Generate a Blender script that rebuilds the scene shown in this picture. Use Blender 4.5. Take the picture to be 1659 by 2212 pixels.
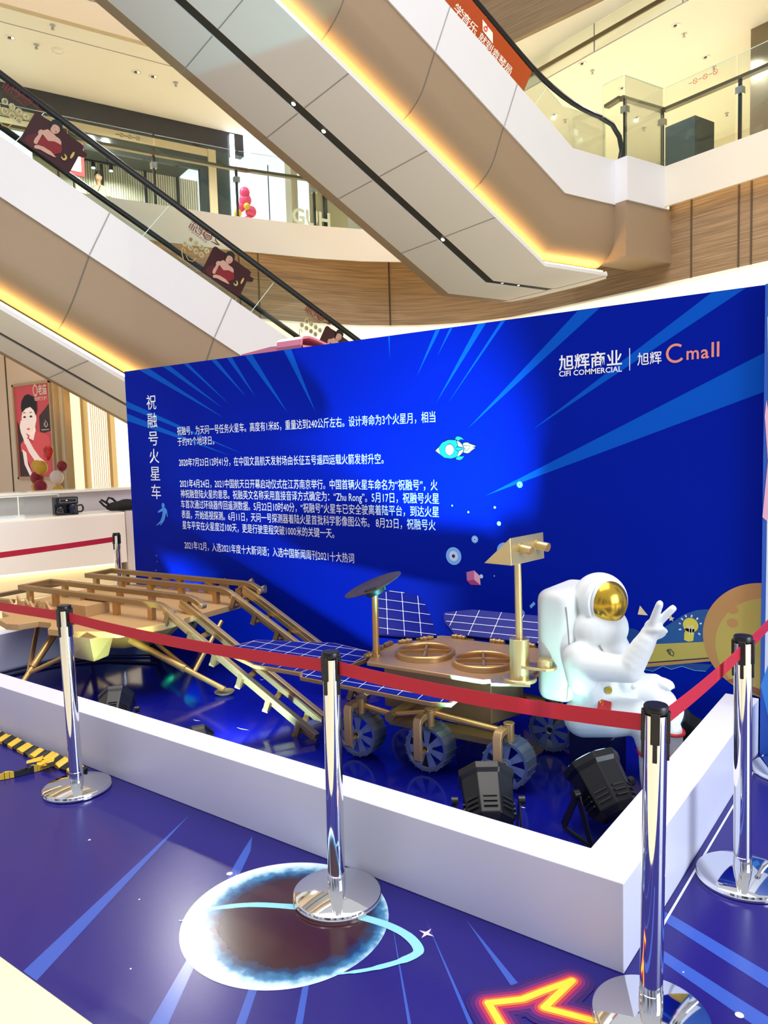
import bpy, bmesh, math, random
from mathutils import Vector, Matrix
random.seed(7)
PI = math.pi
for o in list(bpy.data.objects):
    bpy.data.objects.remove(o)
SC = bpy.context.scene
COL = SC.collection
R = math.radians


def lin(h):
    h = h.lstrip('#')
    o = []
    for i in (0, 2, 4):
        c = int(h[i:i + 2], 16) / 255
        o.append(c / 12.92 if c <= .04045 else ((c + .055) / 1.055) ** 2.4)
    return (*o, 1)


# ------------------------------------------------------------------ camera
cam = bpy.data.cameras.new('camera')
cam.sensor_fit = 'VERTICAL'
cam.sensor_height = 36
cam.lens = 27.032
cam.clip_end = 200
cam_ob = bpy.data.objects.new('camera', cam)
COL.objects.link(cam_ob)
cam_ob.matrix_world = (Matrix.Translation((0, 0, 1.62)) @ Matrix.Rotation(R(36.55), 4, 'Z')
                       @ Matrix.Rotation(R(90 - 4.785), 4, 'X') @ Matrix.Rotation(R(-1.66), 4, 'Z'))
SC.camera = cam_ob

# ------------------------------------------------------------------ render look
SC.view_settings.view_transform = 'Standard'
SC.view_settings.look = 'None'
SC.view_settings.exposure = 0.0
SC.view_settings.gamma = 1
SC.view_settings.use_curve_mapping = False
try:
    SC.cycles.use_denoising = True
    SC.cycles.denoiser = 'OPENIMAGEDENOISE'
    SC.cycles.max_bounces = 8
    SC.cycles.transparent_max_bounces = 16
    SC.cycles.sample_clamp_indirect = 6
    SC.cycles.caustics_reflective = False
    SC.cycles.caustics_refractive = False
except Exception:
    pass

# ------------------------------------------------------------------ world: the bright mall hall around the scene
W = bpy.data.worlds.new('mall_hall')
SC.world = W
W.use_nodes = True
nt = W.node_tree
nt.nodes.clear()
out = nt.nodes.new('ShaderNodeOutputWorld')
bg = nt.nodes.new('ShaderNodeBackground')
tc = nt.nodes.new('ShaderNodeTexCoord')
mp = nt.nodes.new('ShaderNodeMapping')
mp.inputs['Scale'].default_value = (1.0, 1.0, .06)
nz = nt.nodes.new('ShaderNodeTexNoise')
nz.inputs['Scale'].default_value = 8
nz.inputs['Detail'].default_value = 1.5
rp = nt.nodes.new('ShaderNodeValToRGB')
rp.color_ramp.elements[0].position = .36
rp.color_ramp.elements[0].color = (.10, .085, .08, 1)
rp.color_ramp.elements[1].position = .56
rp.color_ramp.elements[1].color = (.80, .88, 1.18, 1)
sp = nt.nodes.new('ShaderNodeSeparateXYZ')
rz = nt.nodes.new('ShaderNodeMapRange')
rz.inputs['From Min'].default_value = .25
rz.inputs['From Max'].default_value = .75
mx = nt.nodes.new('ShaderNodeMix')
mx.data_type = 'RGBA'
mx.inputs['B'].default_value = (.98, .99, 1.04, 1)
nt.links.new(tc.outputs['Generated'], mp.inputs['Vector'])
nt.links.new(mp.outputs[0], nz.inputs['Vector'])
nt.links.new(nz.outputs[0], rp.inputs[0])
nt.links.new(tc.outputs['Generated'], sp.inputs[0])
nt.links.new(sp.outputs['Z'], rz.inputs['Value'])
nt.links.new(rz.outputs[0], mx.inputs['Factor'])
nt.links.new(rp.outputs[0], mx.inputs['A'])
nt.links.new(mx.outputs['Result'], bg.inputs['Color'])
bg.inputs['Strength'].default_value = .68
nt.links.new(bg.outputs[0], out.inputs['Surface'])


def area_light(name, loc, target, size, power, col=(1, 1, 1)):
    d = bpy.data.lights.new(name, 'AREA')
    d.shape = 'RECTANGLE'
    d.size, d.size_y = size
    d.energy = power
    d.color = col
    o = bpy.data.objects.new(name, d)
    COL.objects.link(o)
    o.location = loc
    o.rotation_euler = (Vector(target) - Vector(loc)).to_track_quat('-Z', 'Y').to_euler()
    return o


# skylight over the atrium, high above the escalators and out of frame
area_light('atrium_skylight', (-3, 3.0, 15.5), (-4, 4.5, 0), (12, 12), 2500, (1, .945, .88))

# added bluish fill light out of frame, for the low wall's right arm
area_light('right_arm_fill', (6.0, 2.2, 2.4), (-1.2, 3.0, .3), (4, 3.2), 520, (.78, .90, 1))

# ------------------------------------------------------------------ materials
MATS = {}


def mat(name, col, rough=.5, metal=0.0, emit=None, es=1.0, coat=0.0, noise=None, bump=0.0, spec=.5):
    m = bpy.data.materials.new(name)
    m.use_nodes = True
    n = m.node_tree
    b = n.nodes['Principled BSDF']
    c = lin(col) if isinstance(col, str) else (*col[:3], 1)
    b.inputs['Base Color'].default_value = c
    b.inputs['Roughness'].default_value = rough
    b.inputs['Metallic'].default_value = metal
    b.inputs['Specular IOR Level'].default_value = spec
    if coat:
        b.inputs['Coat Weight'].default_value = coat
        b.inputs['Coat Roughness'].default_value = .06
    if emit:
        b.inputs['Emission Color'].default_value = lin(emit) if isinstance(emit, str) else (*emit[:3], 1)
        b.inputs['Emission Strength'].default_value = es
    t = n.nodes.new('ShaderNodeTexCoord')
    if noise:                                  # slight unevenness: (scale, amount)
        x = n.nodes.new('ShaderNodeTexNoise')
        x.inputs['Scale'].default_value = noise[0]
        x.inputs['Detail'].default_value = 4
        n.links.new(t.outputs['Object'], x.inputs['Vector'])
        mm = n.nodes.new('ShaderNodeMix')
        mm.data_type = 'RGBA'
        mm.inputs['A'].default_value = tuple(v * (1 - noise[1]) for v in c[:3]) + (1,)
        mm.inputs['B'].default_value = tuple(min(1, v * (1 + noise[1])) for v in c[:3]) + (1,)
        n.links.new(x.outputs[0], mm.inputs['Factor'])
        n.links.new(mm.outputs['Result'], b.inputs['Base Color'])
        if bump:
            bp = n.nodes.new('ShaderNodeBump')
            bp.inputs['Strength'].default_value = bump
            bp.inputs['Distance'].default_value = .002
            n.links.new(x.outputs[0], bp.inputs['Height'])
            n.links.new(bp.outputs[0], b.inputs['Normal'])
    MATS[name] = m
    return m


def glass_mat(name, tint, gloss=.10):
    m = bpy.data.materials.new(name)
    m.use_nodes = True
    n = m.node_tree
    n.nodes.clear()
    o = n.nodes.new('ShaderNodeOutputMaterial')
    a = n.nodes.new('ShaderNodeBsdfTransparent')
    a.inputs[0].default_value = (*tint, 1)
    g = n.nodes.new('ShaderNodeBsdfGlossy')
    g.inputs['Roughness'].default_value = .03
    lw = n.nodes.new('ShaderNodeLayerWeight')
    lw.inputs['Blend'].default_value = .25
    ad = n.nodes.new('ShaderNodeMath')
    ad.operation = 'MULTIPLY_ADD'
    ad.inputs[1].default_value = .5
    ad.inputs[2].default_value = gloss * .4
    x = n.nodes.new('ShaderNodeMixShader')
    n.links.new(lw.outputs['Fresnel'], ad.inputs[0])
    n.links.new(ad.outputs[0], x.inputs[0])
    n.links.new(a.outputs[0], x.inputs[1])
    n.links.new(g.outputs[0], x.inputs[2])
    n.links.new(x.outputs[0], o.inputs[0])
    MATS[name] = m
    return m


def wood_mat(name, c1, c2, rot):
    m = mat(name, c1, .55)
    n = m.node_tree
    b = n.nodes['Principled BSDF']
    t = n.nodes.new('ShaderNodeTexCoord')
    mp = n.nodes.new('ShaderNodeMapping')
    mp.inputs['Rotation'].default_value = (0, 0, -rot)
    mp.inputs['Scale'].default_value = (.35, .35, 14)
    x = n.nodes.new('ShaderNodeTexNoise')
    x.inputs['Scale'].default_value = 3
    x.inputs['Detail'].default_value = 6
    r = n.nodes.new('ShaderNodeValToRGB')
    r.color_ramp.elements[0].position = .35
    r.color_ramp.elements[0].color = lin(c1)
    r.color_ramp.elements[1].position = .65
    r.color_ramp.elements[1].color = lin(c2)
    n.links.new(t.outputs['Object'], mp.inputs[0])
    n.links.new(mp.outputs[0], x.inputs['Vector'])
    n.links.new(x.outputs[0], r.inputs[0])
    n.links.new(r.outputs[0], b.inputs['Base Color'])
    return m


white = mat('white_panel', '#dedee3', .45, noise=(1.5, .02))
wallwhite = mat('white_wall', '#f0eeec', .6, noise=(2, .015))
plinth = mat('plinth_white_bounce_tint', '#e6e4f3', .35, noise=(3, .02), bump=.05)  # white, with the blue bounce off the floor tinted into the base colour
tan = mat('tan_cladding', '#98826a', .5, noise=(40, .04), bump=.1)
cream = mat('cream_ceiling', '#fdf8ee', .8, noise=(1, .01))
creamfloor = mat('cream_floor_tile', '#f3e6bf', .15, noise=(.6, .03))
fascia = mat('fascia_beige', '#e2dbcd', .5, noise=(1, .015))
wood = wood_mat('wood_veneer', '#836b50', '#a88c6b', R(71))
wood_dark = wood_mat('wood_dark', '#6f5a3e', '#8a7150', R(71))
groove = mat('groove', '#5d4c3a', .8)
seam = mat('seam_grey', '#9b9896', .7)
black = mat('black_plastic', '#0c0c0e', .35, noise=(20, .1))
blackrub = mat('black_rubber', '#101113', .42, noise=(30, .1))
dark = mat('dark_recess', '#17191a', .5)
chrome = mat('polished_steel', (.82, .82, .83), .05, 1.0)
steel = mat('brushed_steel', (.55, .56, .58), .28, 1.0, noise=(60, .08))
gold = mat('gold_paint', '#c79d64', .38, .75, noise=(25, .08))
goldlid = mat('gold_satin', '#c0986c', .42, .6, noise=(14, .08))
golddeck = mat('gold_matte_board', '#c39a66', .55, .15, noise=(30, .05))
goldlight = mat('pale_gold', '#e3cd96', .3, .8, noise=(20, .05))
goldrail = mat('bronze_rail', '#a98a5d', .42, .7, noise=(20, .08))
wheelblue = mat('wheel_metal', '#8f9db2', .32, .8, noise=(40, .06))
wheeldisc = mat('wheel_disc', '#8494c0', .4, .35, noise=(30, .05))
cellblue = mat('solar_cell', (.002, .007, .20), .3, spec=.12)
cellline = mat('solar_line', '#eef2ff', .4)
belt = mat('red_belt', '#c01230', .55, noise=(200, .06))
glass = glass_mat('rail_glass', (.92, .965, .935), .06)
smoke = glass_mat('clear_glass', (.93, .96, .94))
bronze = mat('bronze_handrail', '#6e5f46', .35, .5)
cove = mat('cove_light', '#ffd27a', .6, emit=(1.0, .62, .20), es=18)
cove_gallery = mat('cove_gallery_light', '#ffd68a', .6, emit=(1.0, .76, .42), es=5.5)
covesoft = mat('cove_cream_glow', '#fff0cc', .6, emit=(1.0, .86, .58), es=1.15)
ledwhite = mat('led_white', '#ffffff', .5, emit=(.92, .97, 1.0), es=6)
navy = mat('navy_sign_band', '#1d1f2b', .25)
teal = mat('teal_glass', '#2c3638', .12)
tapey = mat('tape_yellow', '#f1c53a', .4)
fabric_black = mat('black_cloth', '#161616', .9, noise=(80, .2))
suit = mat('white_resin', '#e2e6e5', .42, noise=(30, .015))
visor = mat('gold_visor', '#d2ab3c', .22, .85)
redpatch = mat('red_patch', '#d32a2a', .5)
yellowstar = mat('yellow_star', '#ffd83a', .5)
skin = mat('skin', '#dfae92', .55)
hairm = mat('hair_black', '#15100f', .5)
shirt = mat('cream_shirt', '#e9e0c0', .8)


# ------------------------------------------------------------------ mesh helper
class MB:
    """collects shapes in one bmesh; fr maps local coordinates to world ones, M is a running transform"""

    def __init__(s, fr=None, org=(0, 0, 0)):
        s.bm = bmesh.new()
        s.mats = []
        s.fr = fr
        s.org = Vector(org)
        s.M = Matrix.Identity(4)
        s.i = 0

    def use(s, m):
        if m not in s.mats:
            s.mats.append(m)
        s.i = s.mats.index(m)
        return s

    def v(s, p):
        p = s.M @ Vector(p)
        if s.fr:
            p = Vector(s.fr(*p))
        return s.bm.verts.new(p - s.org)

    def f(s, vs):
        try:
            fc = s.bm.faces.new(vs)
            fc.material_index = s.i
            return fc
        except ValueError:
            return None

    def poly(s, pts):
        return s.f([s.v(p) for p in pts])

    def hexa(s, a, b):                            # two quads a (bottom) and b (top)
        A = [s.v(p) for p in a]
        B = [s.v(p) for p in b]
        n = len(A)
        s.f(A[::-1])
        s.f(B)
        for i in range(n):
            j = (i + 1) % n
            s.f([A[i], A[j], B[j], B[i]])

    def box(s, lo, hi):
        x0, y0, z0 = lo
        x1, y1, z1 = hi
        s.hexa([(x0, y0, z0), (x1, y0, z0), (x1, y1, z0), (x0, y1, z0)],
               [(x0, y0, z1), (x1, y0, z1), (x1, y1, z1), (x0, y1, z1)])
        return s

    def prism(s, poly, z0, z1):                   # poly in xy
        s.hexa([(x, y, z0) for x, y in poly], [(x, y, z1) for x, y in poly])
        return s

    def prism_y(s, poly, y0, y1):                 # poly in xz
        s.hexa([(x, y0, z) for x, z in poly], [(x, y1, z) for x, z in poly])
        return s

    def prism_x(s, poly, x0, x1):
        s.hexa([(x0, y, z) for y, z in poly], [(x1, y, z) for y, z in poly])
        return s

    def bar(s, p, q, w, h, up=(0, 0, 1)):         # rectangular bar from p to q, w across, h along up
        p, q = Vector(p), Vector(q)
        d = (q - p).normalized()
        u = Vector(up)
        r = d.cross(u).normalized()
        u = r.cross(d).normalized()
        c = [(-w / 2, -h / 2), (w / 2, -h / 2), (w / 2, h / 2), (-w / 2, h / 2)]
        s.hexa([p + r * a + u * b for a, b in c], [q + r * a + u * b for a, b in c])
        return s

    def tube(s, pts, r, seg=12, caps=True):       # round tube along a path; r number or list
        pts = [Vector(p) for p in pts]
        n = len(pts)
        rs = r if isinstance(r, (list, tuple)) else [r] * n
        rings = []
        ref = None
        for i, p in enumerate(pts):
            d = (pts[min(i + 1, n - 1)] - pts[max(i - 1, 0)]).normalized()
            if ref is None:
                ref = Vector((0, 0, 1)) if abs(d.z) < .9 else Vector((1, 0, 0))
            a = d.cross(ref).normalized()
            b = a.cross(d).normalized()
            ref = b
            rings.append([s.v(p + (a * math.cos(2 * PI * k / seg) + b * math.sin(2 * PI * k / seg)) * rs[i]) for k in range(seg)])
        for A, B in zip(rings, rings[1:]):
            for k in range(seg):
                j = (k + 1) % seg
                s.f([A[k], A[j], B[j], B[k]])
        if caps:
            s.f(rings[0][::-1])
            s.f(rings[-1])
        return s

    def cyl(s, p, q, r0, r1=None, seg=24):
        return s.tube([p, q], [r0, r0 if r1 is None else r1], seg)

    def lathe(s, prof, c=(0, 0, 0), seg=48):
        rings = []
        for r, z in prof:
            if r < 1e-6:
                rings.append([s.v((c[0], c[1], c[2] + z))])
            else:
                rings.append([s.v((c[0] + r * math.cos(2 * PI * k / seg), c[1] + r * math.sin(2 * PI * k / seg), c[2] + z)) for k in range(seg)])
        for A, B in zip(rings, rings[1:]):
            for k in range(seg):
                j = (k + 1) % seg
                if len(A) == 1 and len(B) == 1:
                    continue
                if len(A) == 1:
                    s.f([A[0], B[j], B[k]])
                elif len(B) == 1:
                    s.f([A[k], A[j], B[0]])
                else:
                    s.f([A[k], A[j], B[j], B[k]])
        return s

    def ball(s, c, r, seg=20, ring=12):
        rx, ry, rz_ = r if isinstance(r, (list, tuple)) else (r, r, r)
        rows = []
        for i in range(ring + 1):
            t = PI * i / ring
            if i in (0, ring):
                rows.append([s.v((c[0], c[1], c[2] + rz_ * math.cos(t)))])
            else:
                rows.append([s.v((c[0] + rx * math.sin(t) * math.cos(2 * PI * k / seg), c[1] + ry * math.sin(t) * math.sin(2 * PI * k / seg), c[2] + rz_ * math.cos(t))) for k in range(seg)])
        for A, B in zip(rows, rows[1:]):
            for k in range(seg):
                j = (k + 1) % seg
                if len(A) == 1:
                    s.f([A[0], B[k], B[j]])
                elif len(B) == 1:
                    s.f([A[k], B[0], A[j]])
                else:
                    s.f([A[k], B[k], B[j], A[j]])
        return s

    def strip(s, a, b):                           # open surface between two polylines
        A = [s.v(p) for p in a]
        B = [s.v(p) for p in b]
        for i in range(len(A) - 1):
            s.f([A[i], A[i + 1], B[i + 1], B[i]])
        return s

    def sweep(s, prof, stations):                 # closed profile list swept over station functions
        rings = [[s.v(st(*p)) for p in prof] for st in stations]
        n = len(prof)
        for A, B in zip(rings, rings[1:]):
            for k in range(n):
                j = (k + 1) % n
                s.f([A[k], A[j], B[j], B[k]])
        s.f(rings[0][::-1])
        s.f(rings[-1])
        return s

    def text(s, body, place, bold=0.0, width=None, height=None, mirror=False, res=2):
        """place(x, y): x in metres along the line from its left end, y in metres above its middle"""
        c = bpy.data.curves.new('t', 'FONT')
        c.body = body
        c.offset = bold
        c.resolution_u = res
        o = bpy.data.objects.new('t', c)
        me = o.to_mesh()
        vs = [(v.co.x, v.co.y) for v in me.vertices]
        fs = [tuple(p.vertices) for p in me.polygons]
        o.to_mesh_clear()
        bpy.data.objects.remove(o)
        bpy.data.curves.remove(c)
        if not vs:
            return s
        x0 = min(a for a, _ in vs)
        x1 = max(a for a, _ in vs)
        cjk = any(ord(ch) > 0x2e80 for ch in body)
        if cjk:
            y0, y1 = -.083, .836
        else:
            y0, y1 = 0, .70
        k = height / (y1 - y0)
        kx = width / (x1 - x0) if width else k
        V = []
        for a, b in vs:
            xx = (a - x0) * kx
            if mirror:
                xx = (x1 - x0) * kx - xx
            V.append(s.v(place(xx, (b - (y0 + y1) / 2) * k)))
        for q in fs:
            s.f([V[i] for i in q])
        return s

    def build(s, name, parent=None, smooth=True, bevel=0, label=None, loc=None, rot=None, fixn=True):
        if fixn:
            bmesh.ops.recalc_face_normals(s.bm, faces=s.bm.faces)
        me = bpy.data.meshes.new(name)
        s.bm.to_mesh(me)
        s.bm.free()
        for m in s.mats:
            me.materials.append(m)
        if smooth:
            me.polygons.foreach_set('use_smooth', [True] * len(me.polygons))
            me.set_sharp_from_angle(angle=R(35))
        o = bpy.data.objects.new(name, me)
        COL.objects.link(o)
        if parent:
            o.parent = parent
        if loc is not None:
            o.location = loc
        if rot is not None:
            o.rotation_euler = rot
        if label:
            o['label'] = label
        if bevel:
            b = o.modifiers.new('bevel', 'BEVEL')
            b.width = bevel
            b.segments = 2
            b.limit_method = 'ANGLE'
            b.angle_limit = R(40)
        return o


def thing(name, label, cat, loc=(0, 0, 0), rotz=0, group=None):
    o = bpy.data.objects.new(name, None)
    o.empty_display_size = .1
    COL.objects.link(o)
    o.location = loc
    o.rotation_euler = (0, 0, rotz)
    return tag(o, label, cat, group)


def tag(o, label, cat, group=None):
    o['label'] = label
    o['category'] = cat
    if group:
        o['group'] = group
    return o


def struct(o, label=None, cat=None):
    o['kind'] = 'structure'
    if label:
        o['label'] = label
        o['category'] = cat
    return o


TH = R(19)
EX, EY = math.sin(TH), math.cos(TH)


def mall(e, m, z):
    """the hall's own axes: e runs down along the escalators, m to the left of them"""
    return (e * EX - m * EY, e * EY + m * EX, z)


MROT = PI / 2 - TH


def blob(adds, voxel, smooth=4):
    """one continuous skin around overlapping shapes"""
    b = MB()
    adds(b)
    bmesh.ops.recalc_face_normals(b.bm, faces=b.bm.faces)
    me = bpy.data.meshes.new('blob')
    b.bm.to_mesh(me)
    o = bpy.data.objects.new('blob', me)
    COL.objects.link(o)
    m = o.modifiers.new('r', 'REMESH')
    m.mode = 'VOXEL'
    m.voxel_size = voxel
    sm = o.modifiers.new('s', 'SMOOTH')
    sm.iterations = smooth
    sm.factor = .5
    dg = bpy.context.evaluated_depsgraph_get()
    r = bpy.data.meshes.new_from_object(o.evaluated_get(dg))
    bpy.data.objects.remove(o)
    r.polygons.foreach_set('use_smooth', [True] * len(r.polygons))
    return r


def mesh_ob(name, me, m, parent):
    me.materials.clear()
    me.materials.append(m)
    o = bpy.data.objects.new(name, me)
    COL.objects.link(o)
    o.parent = parent
    return o


def dup(root, loc=None, rotz=None, label=None, group=None):
    r = root.copy()
    COL.objects.link(r)
    if loc is not None:
        r.location = loc
    if rotz is not None:
        r.rotation_euler = (0, 0, rotz)
    if label:
        r['label'] = label
    if group:
        r['group'] = group
    for ch in list(root.children):
        c = ch.copy()
        COL.objects.link(c)
        c.parent = r
        for g in list(ch.children):
            d = g.copy()
            COL.objects.link(d)
            d.parent = c
    return r
# ================================================================== the setting
b = MB()
b.use(creamfloor).box((-34, -9, -.06), (14, 32, -.002))
struct(b.build('floor', smooth=False), 'pale cream polished mall floor', 'floor')

FASC = [(-6, 13.7), (-2, 13.7), (2, 13.7), (6, 13.66), (7.8, 13.46), (8.72, 13.24), (9.6, 12.85), (10.4, 12.2), (10.9, 11.4), (11.08, 10.6), (11.1, 9.5), (11.1, 7.9), (11.1, 4), (11.1, -4)]
WOODP = [(-6, 13.93), (-2, 13.93), (2, 13.93), (6, 13.93), (8.1, 13.90), (9.0, 13.78), (9.66, 13.52), (10.1, 13.28), (10.47, 12.96), (10.85, 12.5), (11.1, 12.05), (11.25, 11.6), (11.3, 10.5), (11.3, 7.5), (11.3, 4), (11.3, -4)]
L3P = [(-6, 14.15), (6, 14.15), (7.4, 14.05), (8.6, 13.6), (9.5, 12.9), (10.0, 12.1), (10.2, 11.2), (10.35, 10.4), (10.6, 9), (10.9, 7), (11.0, 4), (11.0, -4)]


def offp(path, d):
    o = []
    for i, p in enumerate(path):
        a = Vector(path[max(i - 1, 0)])
        c = Vector(path[min(i + 1, len(path) - 1)])
        t = (c - a).normalized()
        o.append((p[0] - t.y * -d if False else p[0] + t.y * -d, p[1] + t.x * d))
    return o


def band(path, z0, z1, m, thick=.1, d=0):
    """upright band standing on a plan path, its visible face on the path"""
    A = offp(path, d)
    B = offp(path, d + thick)
    q = MB(mall)
    q.use(m)
    for i in range(len(A) - 1):
        (x0, y0), (x1, y1) = A[i], A[i + 1]
        (u0, w0), (u1, w1) = B[i], B[i + 1]
        q.poly([(x0, y0, z0), (x1, y1, z0), (x1, y1, z1), (x0, y0, z1)])
        q.poly([(u0, w0, z0), (u1, w1, z0), (u1, w1, z1), (u0, w0, z1)])
        q.poly([(x0, y0, z0), (x1, y1, z0), (u1, w1, z0), (u0, w0, z0)])
        q.poly([(x0, y0, z1), (x1, y1, z1), (u1, w1, z1), (u0, w0, z1)])
    return q


def finish(q, name, merge=True):
    bmesh.ops.remove_doubles(q.bm, verts=q.bm.verts, dist=1e-4)
    return struct(q.build(name))


# second floor edge: beige fascia, wood bulkhead, two warm coves
q = band(FASC, 5.37, 6.0, fascia, .045)
for e_, m_ in ((3.0, 13.69), (6.4, 13.63)):
    q.use(seam).box((e_ - .006, m_ - .012, 5.38), (e_ + .006, m_ + .02, 5.99))
q.use(seam).box((11.085, 4.9, 5.38), (11.1, 4.912, 5.99))
finish(q, 'trim_fascia').__setitem__('kind', 'structure')
q = band(WOODP, 4.2, 5.6, wood, .1)
for i, (p0, p1) in enumerate(zip(WOODP, WOODP[1:])):
    pass
for e_, m_ in ((6.35, 13.92), (6.75, 13.92)):
    q.use(groove).box((e_ - .012, m_ - .012, 4.2), (e_ + .012, m_ + .03, 5.6))
for m_ in (7.55, 6.75, 6.55):
    q.use(groove).box((11.285, m_ - .012, 4.2), (11.32, m_ + .012, 5.6))
q.use(groove).box((9.58, 13.515, 4.2), (9.60, 13.56, 5.6))
finish(q, 'wall_bulkhead')
q = band(offp(FASC, .06), 5.385, 5.41, cove_gallery, .03)
finish(q, 'trim_cove_upper')
q = band(WOODP, 3.83, 4.18, covesoft, .05, .12)  # the band itself glows, in place of a hidden strip lighting it
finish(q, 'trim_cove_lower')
q = band(WOODP, 4.17, 4.2, cream, .3)
finish(q, 'trim_cove_lip')

# second floor slab and the ceiling below it
b = MB(mall)
b.use(creamfloor)
sl = offp(FASC, .1)
b.prism([(-6, 23), *sl, (24, -4), (24, 23)], 5.6, 5.98)
struct(b.build('floor_upper', smooth=False))
b = MB(mall)
b.use(cream)
b.prism([(-6, 23), *offp(WOODP, -.02), (24, -4), (24, 23)], 3.74, 3.82)
struct(b.build('ceiling_ground', smooth=False))

# third floor edge and the second floor ceiling
q = band(L3P[1:], 8.86, 10.6, wood_dark, .1)
finish(q, 'wall_bulkhead_upper')
b = MB(mall)
b.use(cream)
b.prism([(-6, 23), *offp(L3P, .02), (24, -4), (24, 23)], 8.9, 9.0)
b.use(seam)
b.box((-6, 14.62, 8.893), (6.6, 14.634, 8.901))
struct(b.build('ceiling_upper', smooth=False))
b = MB(mall)
b.use(mat('upper_fascia_tan', '#cbb798', .6)).box((-6, 14.0, 8.88), (6.2, 14.13, 11.4))
b.use(seam).box((-6, 13.99, 9.32), (6.2, 14.0, 9.335))
struct(b.build('trim_upper_fascia', smooth=False))

# ground floor: shop walls behind the counters on the left
b = MB()
b.use(mat('shop_wall_peach', '#f8e2cd', .5)).box((-19, 6.9, 0), (-11.45, 7.05, 3.74))
b.use(groove).box((-13.10, 6.892, 1.0), (-13.07, 6.9, 3.74))
struct(b.build('wall_shop_left', smooth=False))
b = MB()
b.use(mat('gold_trim', '#cdb88e', .4, .3))
b.box((-11.50, 6.80, 0), (-11.46, 6.92, 3.74))
b.box((-11.36, 6.86, 0), (-11.30, 6.96, 3.74))
b.use(mat('shop_jamb', '#e8d9b8', .5)).box((-11.46, 6.86, 0), (-11.36, 7.0, 3.74))
struct(b.build('trim_shop_pilaster', smooth=False))
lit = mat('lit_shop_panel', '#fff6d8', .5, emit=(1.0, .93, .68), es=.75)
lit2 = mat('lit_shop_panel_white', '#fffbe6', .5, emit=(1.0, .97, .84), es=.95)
b = MB()
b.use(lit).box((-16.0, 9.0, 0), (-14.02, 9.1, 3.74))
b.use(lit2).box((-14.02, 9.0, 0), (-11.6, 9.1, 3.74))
b.use(mat('pale_gold_trim', '#d8c08c', .4, .5))
for x_ in (-14.10, -13.22, -12.55):
    b.box((x_, 8.9, 0), (x_ + .10, 9.0, 3.74))
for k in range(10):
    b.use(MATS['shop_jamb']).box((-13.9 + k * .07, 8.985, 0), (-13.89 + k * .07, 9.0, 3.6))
struct(b.build('wall_shop_lit', smooth=False))
b = MB(mall)
b.use(wallwhite).box((13.4, -4, 0), (13.6, 13.2, 3.74))
struct(b.build('wall_ground_back', smooth=False))

# second floor: shop fronts behind the left gallery
b = MB(mall)
b.use(navy).box((-5, 16.9, 8.42), (7.95, 17.1, 8.9))
b.use(mat('beige_band', '#d9c7a8', .5)).box((-5, 16.88, 8.26), (7.2, 17.0, 8.42))
b.box((7.06, 16.86, 6), (7.24, 17.0, 8.42))
b.use(teal).box((-5, 16.92, 7.95), (7.06, 17.0, 8.26))
b.use(teal).box((7.24, 16.9, 6), (7.58, 17.0, 8.42))
b.use(teal).box((6.86, 16.9, 6), (7.06, 17.0, 8.0))
b.use(fascia).box((-5, 17.0, 8.9), (10, 17.2, 9.0))
struct(b.build('wall_shopfront_upper', smooth=False))
b = MB(mall)
sl_a = mat('slat_light', '#f2ebd9', .6)
sl_b = mat('slat_gap', '#a69d8a', .7)
b.use(sl_b).box((4.6, 18.66, 6), (7.5, 18.76, 8.3))
b.use(sl_a)
for k in range(52):
    b.box((4.6 + k * .056, 18.62, 6), (4.637 + k * .056, 18.66, 8.3))
b.use(mat('dark_frame', '#2b2f31', .3))
for e_ in (5.15, 6.15, 6.95):
    b.box((e_, 18.56, 6), (e_ + .05, 18.62, 8.3))
b.use(mat('pale_shop_wall', '#dfe3da', .6)).box((-5, 18.9, 6), (4.6, 19.0, 8.3))
b.use(mat('dark_shop_ceiling', '#333a3c', .6)).box((-5, 17.0, 8.3), (7, 21, 8.4))
struct(b.build('wall_shop_interior', smooth=False))
cool = mat('cool_shop_wall_glow', '#e4f0fb', .6, emit=(.80, .90, 1.0), es=.85)  # wall and ceiling glow themselves, standing in for the shop's own lighting
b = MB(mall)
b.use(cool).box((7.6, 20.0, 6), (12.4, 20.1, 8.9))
b.use(mat('cool_shop_ceiling_glow', '#dcebfa', .7, emit=(.75, .86, 1.0), es=.75)).box((7.6, 16.95, 8.86), (12.4, 20.0, 8.9))
b.use(mat('shop_column', '#cfc8b8', .6)).box((9.05, 16.7, 6), (9.22, 17.0, 8.9))
b.use(mat('olive_glass', '#8f8a70', .2)).box((9.3, 16.2, 6), (10.3, 16.3, 8.9))
b.use(mat('dark_frame2', '#1d2326', .3)).box((9.62, 16.14, 6), (9.70, 16.2, 8.9))
struct(b.build('wall_shop_cool', smooth=False))
so_ = Vector(mall(8.9, 16.1, 6.85))
b = MB(mall, so_)
b.use(mat('frosted_letter', '#dcdccb', .6)).text('GUH', lambda x, y: (8.72 + x, 16.10, 7.02 + y), bold=.03, height=.34, width=1.02)
tag(b.build('shop_letters', smooth=False, loc=so_), 'frosted capital letters on the olive glass of the upper shop', 'sign letters')
do_ = Vector(mall(2.6, 16.8, 6.9))
b = MB(mall, do_)
b.use(mat('display_cyan', '#c9f6f4', .4, emit=(.62, .95, .95), es=.7)).box((1.6, 16.8, 6.9), (3.35, 16.86, 8.05))
b.use(MATS['beige_band'])
for k in range(5):
    b.box((1.6 + .35 * k, 16.78, 8.0 + .03 * (k % 2)), (1.95 + .35 * k, 16.84, 8.2))
    b.box((1.6 + .35 * k, 16.78, 7.25 - .03 * (k % 2)), (1.95 + .35 * k, 16.84, 7.36))
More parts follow.
